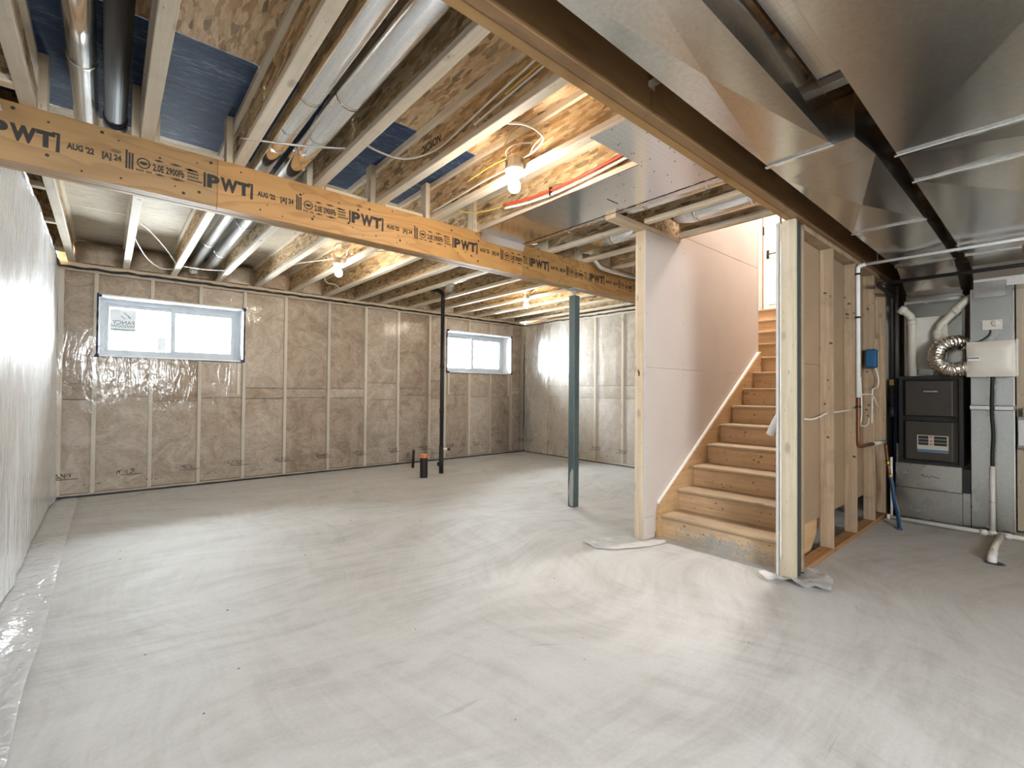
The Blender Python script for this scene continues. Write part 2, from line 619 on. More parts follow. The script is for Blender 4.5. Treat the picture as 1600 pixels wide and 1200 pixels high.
def textv(s, size, bold=0., sx=1., align='LEFT', thick=.0004):
    """letter shapes as verts, faces in a local xy plane"""
    cu = bpy.data.curves.new('lettering', 'FONT')
    cu.body = s
    cu.size = size
    cu.offset = bold
    cu.extrude = thick
    cu.align_x = align
    cu.resolution_u = 3
    ob = bpy.data.objects.new('lettering_tmp', cu)
    COL.objects.link(ob)
    bpy.context.view_layer.update()
    me = bpy.data.meshes.new_from_object(ob.evaluated_get(bpy.context.evaluated_depsgraph_get()))
    V = [Vector((v.co.x * sx, v.co.y, v.co.z)) for v in me.vertices]
    F = [tuple(p.vertices) for p in me.polygons]
    bpy.data.objects.remove(ob)
    bpy.data.curves.remove(cu)
    bpy.data.meshes.remove(me)
    return V, F


class Joined:
    def __init__(s):
        s.V, s.F = [], []

    def add(s, V, F, m=None):
        k = len(s.V)
        s.V += [(m @ Vector(v)) if m is not None else Vector(v) for v in V]
        s.F += [tuple(i + k for i in f) for f in F]

    def box(s, *b, m=None):
        s.add([Vector(v) for v in bxv(*b)], BF, m)

    def build(s, name, mat, parent=None):
        return mesh(name, s.V, s.F, mat, parent)


def frame(o, ex, ey):
    ex, ey, o = Vector(ex), Vector(ey), Vector(o)
    ez = ex.cross(ey)
    return Matrix(((ex.x, ey.x, ez.x, o.x), (ex.y, ey.y, ez.y, o.y), (ex.z, ey.z, ez.z, o.z), (0, 0, 0, 1)))


# ------------------------------------------------------------------ dimensions
YA, XB, XL, YF = 7.2975, 6.615, -.447, -2.9       # wall planes
ZW, ZJ, ZS = 2.62, 2.676, 2.972                   # top of wall film, joist underside, subfloor underside
YS = 2.97                                         # the right wall starts past the landing
YB1, ZB1 = 3.40, 2.377                            # carrying beam face / underside

# ------------------------------------------------------------------ floor
fl = struct('floor', 'trowelled grey concrete basement floor')
box('slab', XL - .4, XB + .9, YF - .3, YA + .4, -.12, 0, CONC, fl)

# ------------------------------------------------------------------ insulated walls
def batt_patch(parent, axis, a0, a1, z0, z1, face, mat, inward, bulge=.022, seed=0):
    """one soft batt filling a stud bay; axis 0 runs along x (back wall), 1 along y"""
    nu, nv = 8, max(4, int((z1 - z0) / .09))
    def fn(u, v):
        a = a0 + (a1 - a0) * u
        z = z0 + (z1 - z0) * v
        e = min(u, 1 - u) * 5
        ez = min(v, 1 - v) * (z1 - z0) / .06
        b = min(1, e) * min(1, ez + .25)
        d = -.052 + .016 * min(1, e * 3) + (bulge + .004) * b + .012 * noise.noise((a * 5 + seed, z * 4, seed * 1.7)) * b
        p = face + inward * d
        return (a, p, z) if axis == 0 else (p, a, z)
    return gridmesh('insulation_batt', nu, nv, fn, mat, parent)


def film(name, parent, axis, a0, a1, z0, z1, face, inward, mat, holes=(), step=.11, wr=.008, fold=0., seed=0., fn2=None):
    """wrinkled clear film; cells falling inside a hole (window) are left out"""
    cuts = sorted(set([a0, a1] + [h[0] for h in holes] + [h[1] for h in holes]))
    us = []
    for c0, c1 in zip(cuts, cuts[1:]):
        n = max(1, int((c1 - c0) / step))
        us += [c0 + (c1 - c0) * i / n for i in range(n)]
    us.append(a1)
    cz = sorted(set([z0, z1] + [h[2] for h in holes] + [h[3] for h in holes]))
    vs = []
    for c0, c1 in zip(cz, cz[1:]):
        n = max(1, int((c1 - c0) / step))
        vs += [c0 + (c1 - c0) * i / n for i in range(n)]
    vs.append(z1)
    V, F = [], []
    for z in vs:
        for a in us:
            d = wr * (noise.noise((a * 3.1 + seed, z * 1.4, .3 + seed)) + .6 * noise.noise((a * 9 + seed, z * 5, 2.1)))
            if fold:
                d += fold * max(0, noise.noise((a * 2.3 + .8 * noise.noise((a, z * .8, 5)), z * .35, 7.7 + seed)))
            if fn2:
                d += fn2(a, z)
            p = face + inward * (.012 + d)
            V.append((a, p, z) if axis == 0 else (p, a, z))
    nu = len(us)
    for j in range(len(vs) - 1):
        for i in range(nu - 1):
            ac, zc = (us[i] + us[i + 1]) / 2, (vs[j] + vs[j + 1]) / 2
            if any(h[0] < ac < h[1] and h[2] < zc < h[3] for h in holes):
                continue
            F.append((j * nu + i, j * nu + i + 1, (j + 1) * nu + i + 1, (j + 1) * nu + i))
    o = mesh(name, V, F, mat, parent, True)
    sd = o.modifiers.new('soften', 'SUBSURF')
    sd.levels = sd.render_levels = 1
    return o


def wavy(name, p0, p1, r, mat, parent, amp=.008, n=60, seed=0.):
    P0, P1 = Vector(p0), Vector(p1)
    pts = []
    for i in range(n + 1):
        p = P0.lerp(P1, i / n)
        p.z += amp * noise.noise((i * .35 + seed, 1.3, seed))
        pts.append(p)
    R = [r * (1 + .5 * noise.noise((i * .5, seed, 4.))) for i in range(n + 1)]
    return tube(name, pts, R, mat, parent, 6)


# --- back wall with its two slider windows
WIN1 = (-.085, 1.405, 1.63, 2.335)
WIN2 = (4.70, 6.235, 1.60, 2.352)
wa = struct('wall_back', 'insulated stud wall under clear film with two windows', (0, YA, 0))
ZP = 2.676
holes = (WIN1, WIN2)
cw = [(-.9, WIN1[0]), (WIN1[1], WIN2[0]), (WIN2[1], XB + .4)]
CW0, CW1 = YA + .16, YA + .40
boxes('foundation', [(a, b, CW0, CW1, -.1, ZP) for a, b in cw]
      + [(w[0], w[1], CW0, CW1, -.1, w[2]) for w in holes] + [(w[0], w[1], CW0, CW1, w[3], ZP) for w in holes], CONCW, wa)
STA = [-.407, -.112, .41, .913, 1.425, 1.953, 2.574, 3.165, 3.74, 4.348, 4.672, 5.211, 5.719, 6.262, 6.575]
full = {-.407, -.112, 1.425, 1.953, 2.574, 3.165, 3.74, 4.348, 4.672, 6.262, 6.575}
for s_ in STA:
    w2 = .024 if s_ in (-.407,) else .019
    if s_ in full:
        box('stud', s_ - w2, s_ + w2, YA, YA + .14, .04, ZW - .04, STUDA, wa)
    else:
        w = WIN1 if s_ < 2 else WIN2
        box('cripple_stud', s_ - w2, s_ + w2, YA, YA + .14, .04, w[2] - .02, STUDA, wa)
        box('cripple_stud', s_ - w2, s_ + w2, YA, YA + .14, w[3] + .02, ZW - .04, STUDA, wa)
for w in holes:                                        # trimmer studs beside the windows, a little shorter
    box('trimmer_stud', w[0] + .03, w[0] + .066, YA, YA + .14, w[2] - .42, w[2] - .03, STUDA, wa)
    box('trimmer_stud', w[1] - .066, w[1] - .03, YA, YA + .14, w[2] - .45, w[2] - .03, STUDA, wa)
box('bottom_plate', XL, XB, YA, YA + .14, 0, .04, WX, wa)
box('top_plate', XL, XB, YA + .004, YA + .14, ZW - .04, ZP, WX, wa)
k = 0
for s0, s1 in zip(STA, STA[1:]):
    c0, c1 = s0 + .019, s1 - .019
    mid = (c0 + c1) / 2
    w = next((h for h in holes if h[0] < mid < h[1]), None)
    sp = [.04, 1.13 + .05 * RND.uniform(-1, 1)]
    sp += [w[2] - .02] if w else [1.13 + .28 * RND.random() + .12, ZW - .04]
    for z0, z1 in zip(sp, sp[1:]):
        batt_patch(wa, 0, c0, c1, z0 + .004, z1 - .004, YA + .005, BATT, -1, seed=k); k += 1
    if w:
        batt_patch(wa, 0, c0, c1, w[3] + .02, ZW - .045, YA + .005, BATT, -1, seed=k); k += 1


def fan(a, z):                                         # tension folds fanning from the window corner
    d = 0
    for cx, cz, s in ((1.43, 2.3, 1), (1.43, 1.62, -1)):
        dx, dz = a - cx, z - cz
        if 0 < dx < .5 and abs(dz) < .7:
            ang = math.atan2(dz * s, dx)
            d += .010 * math.sin(ang * 22) * min(1, dx * 6) * (1 - dx / .5)
    return d


film('vapour_film', wa, 0, XL + .01, XB - .01, .02, ZW - .005, YA, -1, POLYA, holes, .075, .007, .012, 1., fan)
wavy('sealant_bead', (XL, YA - .014, ZW), (XB, YA - .014, ZW), .014, SEAL, wa, .012, 150, 2.)
wavy('base_gap', (XL, YA - .010, .008), (XB, YA - .010, .008), .013, SEAL, wa, .006, 80, 5.)
tube('corner_gap', [(XB - .012, YA - .012, .02), (XB - .012, YA - .012, ZW)], .009, SEAL, wa, 6)


def window(name, w, sticker):
    t = struct(name, 'white vinyl slider window set in the back wall', (w[0], YA, w[2]))
    x0, x1, z0, z1 = w
    y0, yw = YA - .02, YA + .30
    # film-wrapped returns
    bt = .012
    box('sill_return', x0, x1, y0, yw, z0 - bt, z0 + .006, REVEAL, t)
    box('head_return', x0, x1, y0, yw, z1 - .006, z1 + bt, REVEAL, t)
    box('side_return', x0 - bt, x0 + .006, y0, yw, z0, z1, REVEAL, t)
    box('side_return', x1 - .006, x1 + bt, y0, yw, z0, z1, REVEAL, t)
    # tape on the edges of the opening
    for xx in (x0 - .012, x1 + .012):
        wavy('tape_bead', (xx, YA - .022, z0 - .02), (xx, YA - .022, z1 + .02), .008, BLUETAPE, t, .004, 20, xx)
    for (xx, zz) in ((x0, z0), (x0, z1), (x1, z0), (x1, z1)):
        for q in range(2):
            a, b = RND.uniform(.014, .03), RND.uniform(.008, .016)
            cx, cz = xx + RND.uniform(-.02, .02), zz + RND.uniform(-.018, .018)
            prism('tape_tab', [(cx - a, cz - b), (cx + a * .7, cz - b * .8), (cx + a, cz + b), (cx - a * .6, cz + b * .9)], 'xz', YA - .034 - .003 * q, YA - .028 - .003 * q, BLUETAPE, t)
    yf0, yf1 = yw - .06, yw + .02
    fw = .055
    boxes('window_frame', [(x0, x1, yf0, yf1, z0, z0 + fw), (x0, x1, yf0, yf1, z1 - fw, z1), (x0, x0 + fw, yf0, yf1, z0 + fw, z1 - fw), (x1 - fw, x1, yf0, yf1, z0 + fw, z1 - fw)], VINYL, t)
    xm = (x0 + x1) / 2 - .02
    # fixed light on one side, sliding sash on the other, set a little nearer
    for nm, a, b, yy, sw in (('fixed_sash', x0 + fw, xm + .02, yf0 + .045, .036), ('sliding_sash', xm - .022, x1 - fw, yf0 + .005, .05)):
        c, d = z0 + fw, z1 - fw
        sh = boxes(nm, [(a, b, yy, yy + .035, c, c + sw), (a, b, yy, yy + .035, d - sw, d), (a, a + sw, yy, yy + .035, c + sw, d - sw), (b - sw, b, yy, yy + .035, c + sw, d - sw)], VINYL, t)
        box('pane', a + sw, b - sw, yy + .014, yy + .018, c + sw, d - sw, GLASS, sh)
    if sticker:
        sx, sz = x0 + fw + .13, z1 - fw - .055
        yy = yf0 + .052
        S = .27
        st = box('maker_sticker', sx - .085, sx - .085 + S * .92, yy, yy + .002, sz - S, sz, STK_W, t)
        st['label'] = 'square maker sticker seen from behind, lettering mirrored'
        J = Joined()
        xr = sx - .085 + S * .92 - .012
        M = frame((xr, yy - .001, sz - .185), (-1, 0, 0), (0, 0, 1))
        J.add(*textv('FANCY', .066, .002), M)
        M = frame((xr, yy - .001, sz - .225), (-1, 0, 0), (0, 0, 1))
        J.add(*textv('WINDOWS', .047, .0012), M)
        for q, (dx, dz, ln) in enumerate(((.115, -.035, .085), (.075, -.085, .035), (.14, -.082, .05))):
            bx, bz = xr - dx, sz + dz
            P = [(bx, bz), (bx + .014, bz), (bx + .014 + ln * .8, bz - ln * .75), (bx + ln * .8, bz - ln * .75)]
            J.add([(p[0], yy - .001, p[1]) for p in P], [(0, 1, 2, 3)])
        J.build('sticker_print', STK_G, st)
        box('sticker_band', sx - .085, sx - .085 + S * .92, yy - .0015, yy, sz - S, sz - S + .028, STK_B, st)
        box('small_label', xm - .155, xm - .075, yy, yy + .002, z0 + fw + .05, z0 + fw + .22, STK_W, t)
    return t


window('window_1', WIN1, True)
window('window_2', WIN2, False)

# --- right wall
wb = struct('wall_right', 'insulated stud wall under glossy clear film', (XB, 4.8, 0))
box('foundation', XB + .16, XB + .4, YS, YA + .4, -.1, ZP, CONCW, wb)
STB = [7.26, 6.652, 6.037, 5.422, 4.829, 4.22, 3.61, 3.0]
for s_ in STB:
    box('stud', XB, XB + .14, s_ - .019, s_ + .019, .04, ZW - .04, STUDA, wb)
box('bottom_plate', XB, XB + .14, YS, YA, 0, .04, WY, wb)
box('top_plate', XB + .004, XB + .14, YS, YA, ZW - .04, ZP, WY, wb)
for s0, s1 in zip(STB, STB[1:]):
    sp = [.04, 1.14, 1.36, ZW - .04]
    for z0, z1 in zip(sp, sp[1:]):
        batt_patch(wb, 1, s1 + .019, s0 - .019, z0 + .004, z1 - .004, XB + .005, BATTW, -1, seed=k); k += 1
film('vapour_film', wb, 1, YS, YA - .02, .02, ZW - .005, XB, -1, POLYB, (), .075, .009, .02, 4.)
wavy('sealant_bead', (XB - .014, YS, ZW), (XB - .014, YA, ZW), .012, SEAL, wb, .012, 90, 3.)
wavy('base_gap', (XB - .008, YS, .006), (XB - .008, YA, .006), .010, SEAL, wb, .005, 60, 8.)
ww = struct('wall_service', 'bare insulated stud wall behind the furnace', (6.78, 0, 0))
XW = 6.76
# service corner behind the furnace: bare dark batts and a plywood backing board
STC = [1.2, .59, -.02, -.63, -1.24, -1.85, -2.46]
for s0, s1 in zip(STC, STC[1:]):
    box('stud', XW, XW + .14, s0 - .019, s0 + .019, .0, ZP, WZ, ww)
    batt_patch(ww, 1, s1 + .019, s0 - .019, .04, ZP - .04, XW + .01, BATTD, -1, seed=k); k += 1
box('foundation', XW + .16, XW + .4, YF, 1.19, -.1, ZP, CONCW, ww)
box('rim_board', XW + .14, XW + .17, YF, 1.19, ZP, ZS + .02, OSBW, ww)
box('backing_board', 6.32, 6.34, -.9, .255, .02, 2.38, WZ, ww)

# --- left wall
wl = struct('wall_left', 'insulated wall under milky clear film', (XL, 3, 0))
box('foundation', XL - .40, XL - .16, YF, YA + .4, -.1, ZP, CONCW, wl)
yy_ = YA - .02
while yy_ > YF:
    box('stud', XL - .14, XL, yy_ - .019, yy_ + .019, .04, ZW - .04, WZ, wl)
    y2 = yy_ - .61
    for z0, z1 in ((.04, 1.14), (1.148, ZW - .04)):
        batt_patch(wl, 1, max(y2, YF) + .019, yy_ - .019, z0, z1, XL - .005, BATTP, 1, seed=k); k += 1
    yy_ = y2
box('bottom_plate', XL - .14, XL, YF, YA, 0, .04, WY, wl)
box('top_plate', XL - .14, XL - .004, YF, YA, ZW - .04, ZP, WY, wl)
film('vapour_film', wl, 1, YF, YA - .015, .015, ZW + .015, XL, 1, POLYL, (), .085, .012, .05, 9.)
wavy('film_top_fold', (XL + .018, YF, ZW + .015), (XL + .018, YA, ZW + .015), .014, POLYF, wl, .03, 160, 6.)
gs = wavy('corner_seal', (XL + .01, YA - .9, ZW + .01), (XL + .01, YA, ZW - .0), .022, SEAL, wl, .03, 30, 1.)

# --- wall behind the viewer with a daylight opening
wf = struct('wall_front', 'plain insulated wall with one window opening', (3, YF, 0))
o3 = (-.3, 1.1, 1.455, 2.305)
boxes('sheathing', [(XL - .4, o3[0], YF - .1, YF, 0, ZS), (o3[1], XB + .9, YF - .1, YF, 0, ZS),
      (o3[0], o3[1], YF - .1, YF, 0, o3[2]), (o3[0], o3[1], YF - .1, YF, o3[3], ZS)], BATTP, wf)

# ------------------------------------------------------------------ ceiling: subfloor, I-joists, blocks
ce = struct('ceiling', 'open floor framing of I-joists under strand board', (3, 3, ZJ))
STAIR_X0, SY0, SY1 = 4.02, 1.262, 2.28
rows = [(YF, -1.0, OSBF), (-1.0, .33, OSBF), (.33, 1.55, OSBF), (1.55, 2.77, OSBF), (2.77, 3.99, OSBB), (3.99, 5.2, OSBP), (5.2, 6.05, OSBP), (6.05, YA + .4, OSBP)]
for y0, y1, m in rows:
    for x0, x1 in ((XL - .4, 1.57), (1.57, 3.99), (3.99, XB + .4)):
        parts_ = [(x0, x1, y0 + .002, y1 - .002)]
        if x0 > 3.9 and y0 < SY1 and y1 > SY0:       # stair opening
            parts_ = []
            if y0 < SY0:
                parts_.append((x0, x1, y0 + .002, SY0))
            if y1 > SY1:
                parts_.append((x0, 5.69, SY1 + .1, y1 - .002))
        if x0 > 3.9 and m is OSBB:
            parts_ = [(x0, 5.69, y0 + .002, y1 - .002), (5.694, x1, 2.94, y1 - .002)]
        for q in parts_:
            box('subfloor_panel', q[0] + .002, q[1] - .002, q[2], q[3], ZS, ZS + .018, m, ce)
JX = [-.328, .152, .617, 1.103, 1.567, 2.045, 2.53, 3.01, 3.44, 3.975, 4.46, 4.93, 5.42, 5.93, 6.44]
HW = .0315
joists = []
for i, x in enumerate(JX):
    segs = [(YF if i < 8 else 1.135, YA + .12)]
    if i in (8, 9):
        segs = [(1.135, 2.275), (2.39, YA + .12)]
    if i > 9:
        segs = [(2.95 if i > 12 else 2.39, YA + .12), (YF, 1.2)]
    if i in (8, 9):
        segs.append((YF, 1.12))
    for (a, b) in segs:
        w = box('i_joist', x - .005, x + .005, a, b, ZJ + .036, ZS - .036, OSBW, ce)
        box('bottom_flange', x - HW, x + HW, a, b, ZJ, ZJ + .038, WY, w, .003)
        box('top_flange', x - HW, x + HW, a, b, ZS - .038, ZS, WY, w)
# header beside the stair opening and the short plate over the stair wall
box('stair_header', 3.03, 4.01, 2.28, 2.385, ZJ - .04, ZJ - .002, WX, ce, .002)
box('header_web', 3.475, STAIR_X0, 2.345, 2.385, ZJ, ZS, OSBW, ce)
# squash blocks standing on the carrying beam, one beside each joist
for i, x in enumerate(JX[:12]):
    for sgn in ((1,) if i == 0 else (-1,)):
        c = x + sgn * (HW + .021)
        box('squash_block', c - .019, c + .019, YB1 + .004, YB1 + .093, ZJ + .001, ZS, WZ, ce, .002)
    if i in (1, 3, 4):
        c = x + HW + .016
        box('squash_block', c - .014, c + .014, YB1 + .05, YB1 + .13, ZJ + .001, ZS, WZ, ce)
# blocking between joists over the beam
for i in (1, 3, 4):
    box('blocking_plate', JX[i] + HW + .035, JX[i + 1] - HW - .045, YB1 + .045, YB1 + .132, ZJ + .001, ZJ + .04, WX, ce)
# ladder blocks between the rim and the first joist
for y in (2.3, 3.23, 3.98, 4.74, 5.68, 6.80):
    b_ = box('ladder_block', XL - .14, JX[0] - HW, y - .006, y + .006, ZJ + .036, ZS, OSBW, ce)
    box('bottom_flange', XL - .14, JX[0] - HW, y - .03, y + .03, ZJ, ZJ + .036, WX, b_)
box('rim_board', XL - .17, XL - .14, YF, YA + .1, ZJ, ZS, OSBW, ce)
box('rim_board', XB + .14, XB + .17, YS, YA + .1, ZJ, ZS, OSBW, ce)
box('rim_board', XL, XB, YA + .14, YA + .17, ZJ, ZS, OSBW, ce)
# rim insulation stuffed between the joist ends on the back wall
for i in range(-1, 14):
    a = (XL if i < 0 else JX[i] + .01)
    b = JX[i + 1] - .01
    if i in (-1, 6, 7, 8, 12):
        continue
    def fn(u, v, a=a, b=b, i=i):
        e = min(1, min(u, 1 - u) * 4)
        arch = min(1, (1 - v) * 4 + .2)
        d = .16 * e * arch + .03 * noise.noise((u * 3 + i, v * 3, 1.))
        return (a + (b - a) * u, YA + .13 - d, ZJ + .005 + (ZS - ZJ - .02) * v)
    gridmesh('rim_batt', 10, 8, fn, BATT, wa)

# ------------------------------------------------------------------ beams
bm1 = thing('laminated_beam', 'long stamped laminated beam carrying the joists across the room', 'beam', (3, YB1, ZB1))
ply = .0443
segs1 = [(-.62, .4985, LVL1), (.4995, 3.0415, LVL2), (3.0425, XB - .02, LVL3)]
plies = [box('front_ply', a, b, YB1, YB1 + ply, ZB1, ZJ, m, bm1, .002) for a, b, m in segs1]
box('middle_ply', -.62, XB - .02, YB1 + ply + .001, YB1 + 2 * ply, ZB1 + .001, ZJ, LVL1, bm1, .002)
box('rear_ply', -.62, XB - .02, YB1 + 2 * ply + .001, YB1 + 3 * ply, ZB1, ZJ, LVL1, bm1, .002)
yi = YB1 - .0012


def circ(n, r, cx, cz):
    return [(cx + r * math.cos(2 * PI * i / n), cz + r * math.sin(2 * PI * i / n)) for i in range(n)]


def fitted(s, size, bold, w):
    V, F = textv(s, size, bold)
    a, b = min(v.x for v in V), max(v.x for v in V)
    return [Vector(((v.x - a) * w / (b - a), v.y, v.z)) for v in V], F


tP = fitted('P', .106, .006, .066)
tW = fitted('W', .106, .006, .096)
tT = fitted('T', .106, .006, .070)
tAug = fitted("AUG '22", .043, .002, .108)
tA24 = fitted('[A] 24', .043, .002, .082)
t20 = fitted('2.0E 2900Fb', .054, .002, .150)

for i in range(-1, 7):
    x0 = .426 + .9035 * i
    J = Joined()
    zc = 2.528
    def q4(P):
        J.add([(a, yi, b) for a, b in P], [tuple(range(len(P)))])
    def put(tv, x, z):
        J.add(tv[0], tv[1], frame((x, yi, z), (1, 0, 0), (0, 0, 1)))
    def rect(a, b, c, d):
        q4([(a, c), (b, c), (b, d), (a, d)])
    # logo letters between two bars
    rect(x0, x0 + .012, zc - .045, zc + .045)
    put(tP, x0 + .018, zc - .036)
    put(tW, x0 + .088, zc - .036)
    put(tT, x0 + .182, zc - .036)
    q4([(x0 + .254, zc - .052), (x0 + .270, zc - .052), (x0 + .270, zc + .048), (x0 + .240, zc + .048), (x0 + .240, zc + .036), (x0 + .258, zc + .036)])
    put(tAug, x0 + .296, zc - .017)
    put(tA24, x0 + .436, zc - .017)
    bx = x0 + .535
    for q in range(3):
        rect(bx + q * .013, bx + q * .013 + .009, zc - .046, zc + .046 + (.012 if q == 0 else 0))
    cx, cz = bx + .080, zc + .004
    o_, i_ = circ(24, .031, cx, cz), circ(24, .024, cx, cz)
    J.add([(a, yi, b) for a, b in o_ + i_], [(a, (a + 1) % 24, 24 + (a + 1) % 24, 24 + a) for a in range(24)])
    q4([(cx - .022, cz - .002), (cx, cz - .012), (cx + .022, cz - .002), (cx + .012, cz + .009), (cx - .012, cz + .009)])
    for a in range(8):                                  # small print too fine to read
        rect(bx + .047 + a * .009, bx + .053 + a * .009, zc - .045, zc - .034) if a != 4 else None
    put(t20, bx + .122, zc - .022)
    for (a, l, s) in ((.125, .05, .040), (.195, .07, .042), (.27, .06, .036), (.13, .05, -.040), (.20, .08, -.042)):
        q4([(bx + a, zc + s), (bx + a + l * .4, zc + s - .007), (bx + a + l, zc + s - .002), (bx + a + l * .5, zc + s + .006)])
    if i >= 6:
        continue
    xs = x0 + .8225
    rect(xs, xs + .05, zc + .030, zc + .038)
    for q, n in enumerate((6, 6, 8)):
        for a in range(n):
            rect(xs + a * .0095, xs + a * .0095 + .007, zc + .010 - .020 * q, zc + .021 - .020 * q)
    par = plies[0] if x0 < .2 else (plies[1] if x0 < 2.8 else plies[2])
    J.build('ink_stamp', INK, par)
# nail heads on the beam face
J = Joined()
for i in range(70):
    x, z = RND.uniform(-.4, 4.9), RND.choice((ZB1 + RND.uniform(.03, .1), ZJ - RND.uniform(.02, .09)))
    rr = RND.choice((.0045, .006, .009))
    J.add([(a, yi - .0006, b) for a, b in circ(8, rr, x, z)], [tuple(range(8))])
J.build('nail_heads', INK, bm1)['kind'] = 'stuff'

bm2 = thing('stair_beam', 'dark laminated beam running beside the ducts over the stair studs', 'beam', (3, 1.13, 2.44))
Y20, Y21, Z20 = 1.13, 1.228, 2.44
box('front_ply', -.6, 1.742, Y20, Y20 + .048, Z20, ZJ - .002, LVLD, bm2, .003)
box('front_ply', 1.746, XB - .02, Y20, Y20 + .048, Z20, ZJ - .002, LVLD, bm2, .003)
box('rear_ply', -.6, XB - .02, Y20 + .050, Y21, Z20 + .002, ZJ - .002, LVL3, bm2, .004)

# ------------------------------------------------------------------ steel post under the long beam
po = thing('steel_post', 'square blue-grey steel jack post standing under the stamped beam', 'post', (3.875, 3.466, 0))
px, py, hw = 3.875, 3.466, .043
box('shaft', px - hw, px + hw, py - hw, py + hw, 0, 2.30, STEELG, po, .006)
tube('jack_screw', [(px, py, 2.29), (px, py, 2.372)], .018, GREYPRIM, po, 12)
box('bearing_plate', px - .08, px + .13, py - .062, py + .062, 2.366, ZB1 - .0005, GREYPRIM, po)
pr = [(px - hw - .0012, .0), (px - hw - .0012, .0)]
mesh('worn_patch', [(px - hw - .001, py - hw + .006, .012), (px - hw - .001, py + hw - .03, .012), (px - hw - .001, py + hw - .012, .16), (px - hw - .001, py + hw - .03, .30), (px - hw - .001, py + .01, .36), (px - hw - .001, py - hw + .02, .42), (px - hw - .001, py - hw + .006, .40)], [tuple(range(7))[::-1]], GREYPRIM, po)

# ------------------------------------------------------------------ stairs
X0, RUN, RISE, NST = 3.665, .266, .1838, 13
TY0, TY1 = 1.292, 2.246
st = thing('staircase', 'enclosed plywood staircase climbing between the drywalled stud walls', 'staircase', (X0, 1.76, 0))
for i in range(NST):
    xr = X0 + RUN * i
    zt = .2 + RISE * i
    z0 = 0 if i == 0 else zt - RISE
    wide = 2.86 if i >= 8 else TY1
    y0 = TY0
    r_ = box('riser', xr, xr + .018, y0, wide, z0 + .001, zt - .026, STAIRW, st)
    xe = xr + RUN + .018 if i < NST - 1 else 7.33
    box('tread', xr - .03, xe, y0, wide, zt - .026, zt, TREADW, st, .006)
# scuffs on the risers
J = Joined()
for i in range(8):
    for q in range(11):
        cy, cz = RND.uniform(1.34, 2.15), .2 + RISE * i - RISE * RND.uniform(.3, .85)
        n = 9
        a_, b_ = RND.uniform(.003, .013), RND.uniform(.003, .014)
        J.add([(X0 + RUN * i - .0012, cy + a_ * RND.uniform(.5, 1.3) * math.cos(2 * PI * a / n), cz + b_ * RND.uniform(.5, 1.3) * math.sin(2 * PI * a / n)) for a in range(n)], [tuple(range(n))])
J.build('scuff_marks', plain('grey_dirt', (.25, .18, .11), .9), st)['kind'] = 'stuff'
J = Joined()
for q in range(520):
    cy = 1.74 + .20 * max(-1.9, min(1.9, RND.gauss(0, 1)))
    cz = max(.016, min(.15, .055 + .04 * RND.gauss(0, 1)))
    a, b = RND.uniform(.002, .008), RND.uniform(.003, .010)
    J.add([(X0 - .0013 - .000004 * q, cy - a, cz - b), (X0 - .0013 - .000004 * q, cy + a, cz - b), (X0 - .0013 - .000004 * q, cy + a * .6, cz + b), (X0 - .0013 - .000004 * q, cy - a * .8, cz + b)], [(3, 2, 1, 0)])
J.build('grey_cement_smear', plain('grey_cement_smear', (.36, .39, .385), .9), st)['kind'] = 'stuff'
sl = RISE / RUN
top = lambda x: .2 + (x - X0) * sl + .105
sk = [(X0 - .055, .0), (X0 - .055, top(X0 - .055) - .05), (X0 - .03, top(X0)), (5.73, top(5.73)), (5.73, top(5.73) - .5), (X0 + .5, 0)]
prism('skirt_board', sk, 'xz', TY1 + .001, 2.278, SKIRTW, st)
prism('skirt_bead', [(X0 - .035, top(X0 - .03)), (5.70, top(5.70)), (5.70, top(5.70) + .016), (X0 - .035, top(X0 - .03) + .022)], 'xz', TY1 + .010, 2.279, PAINTW, st)
st_skr = [(X0 - .0, .0), (X0, .26), (X0 + .05, top(X0) - .02), (5.73, top(5.73) - .02), (5.73, top(5.73) - .5), (X0 + .5, 0)]
prism('skirt_board', st_skr, 'xz', 1.278, TY0 - .001, SKIRTW, st)

# --- stair wall on the open-room side
ws = struct('wall_stair_left', 'drywalled stud wall with a bare end stud beside the stairs', (3.45, 2.33, 0))
box('end_stud', 3.447, 3.486, 2.2945, 2.385, 0, ZJ - .042, WZ, ws, .003)
for x in (4.02, 4.62, 5.22, 5.68):
    box('stud', x, x + .038, 2.2945, 2.383, .04, ZJ - .042, WZ, ws)
box('bottom_plate', 3.49, 5.72, 2.2945, 2.383, 0, .04, WX, ws)
box('top_plate', 4.012, 5.72, 2.2945, 2.383, ZJ - .04, ZJ - .002, WX, ws)
D0, D1 = 2.2805, 2.2935
dl = [(3.445, 1.462, .013, 5.72), (3.445, 2.690, 1.466, 5.72)]
box('drywall_sheet', 3.445, 5.72, D0, D1, .19, 1.462, DRY, ws, .002)
box('drywall_sheet', 3.445, 3.60, D0, D1, .013, .187, DRY, ws, .002)
prism('drywall_sheet', [(3.445, 1.466), (5.72, 1.466), (5.72, 2.700), (3.98, 2.700), (3.98, 2.63), (3.445, 2.63)], 'xz', D0, D1, DRY, ws)
box('drywall_sheet', 4.03, 5.72, D0, D1, 2.704, 3.92, DRY, ws, .002)
box('drywall_sheet', 4.03, 5.72, D0, D1, 3.924, 5.1, DRY, ws, .002)
box('gypsum_edge', 3.4435, 3.4448, D0, D1, .02, 2.62, DRYEDGE, ws)
box('corner_bead', 5.7205, 5.735, D0 - .002, 2.385, 1.60, 5.1, DRY, ws)
J = Joined()
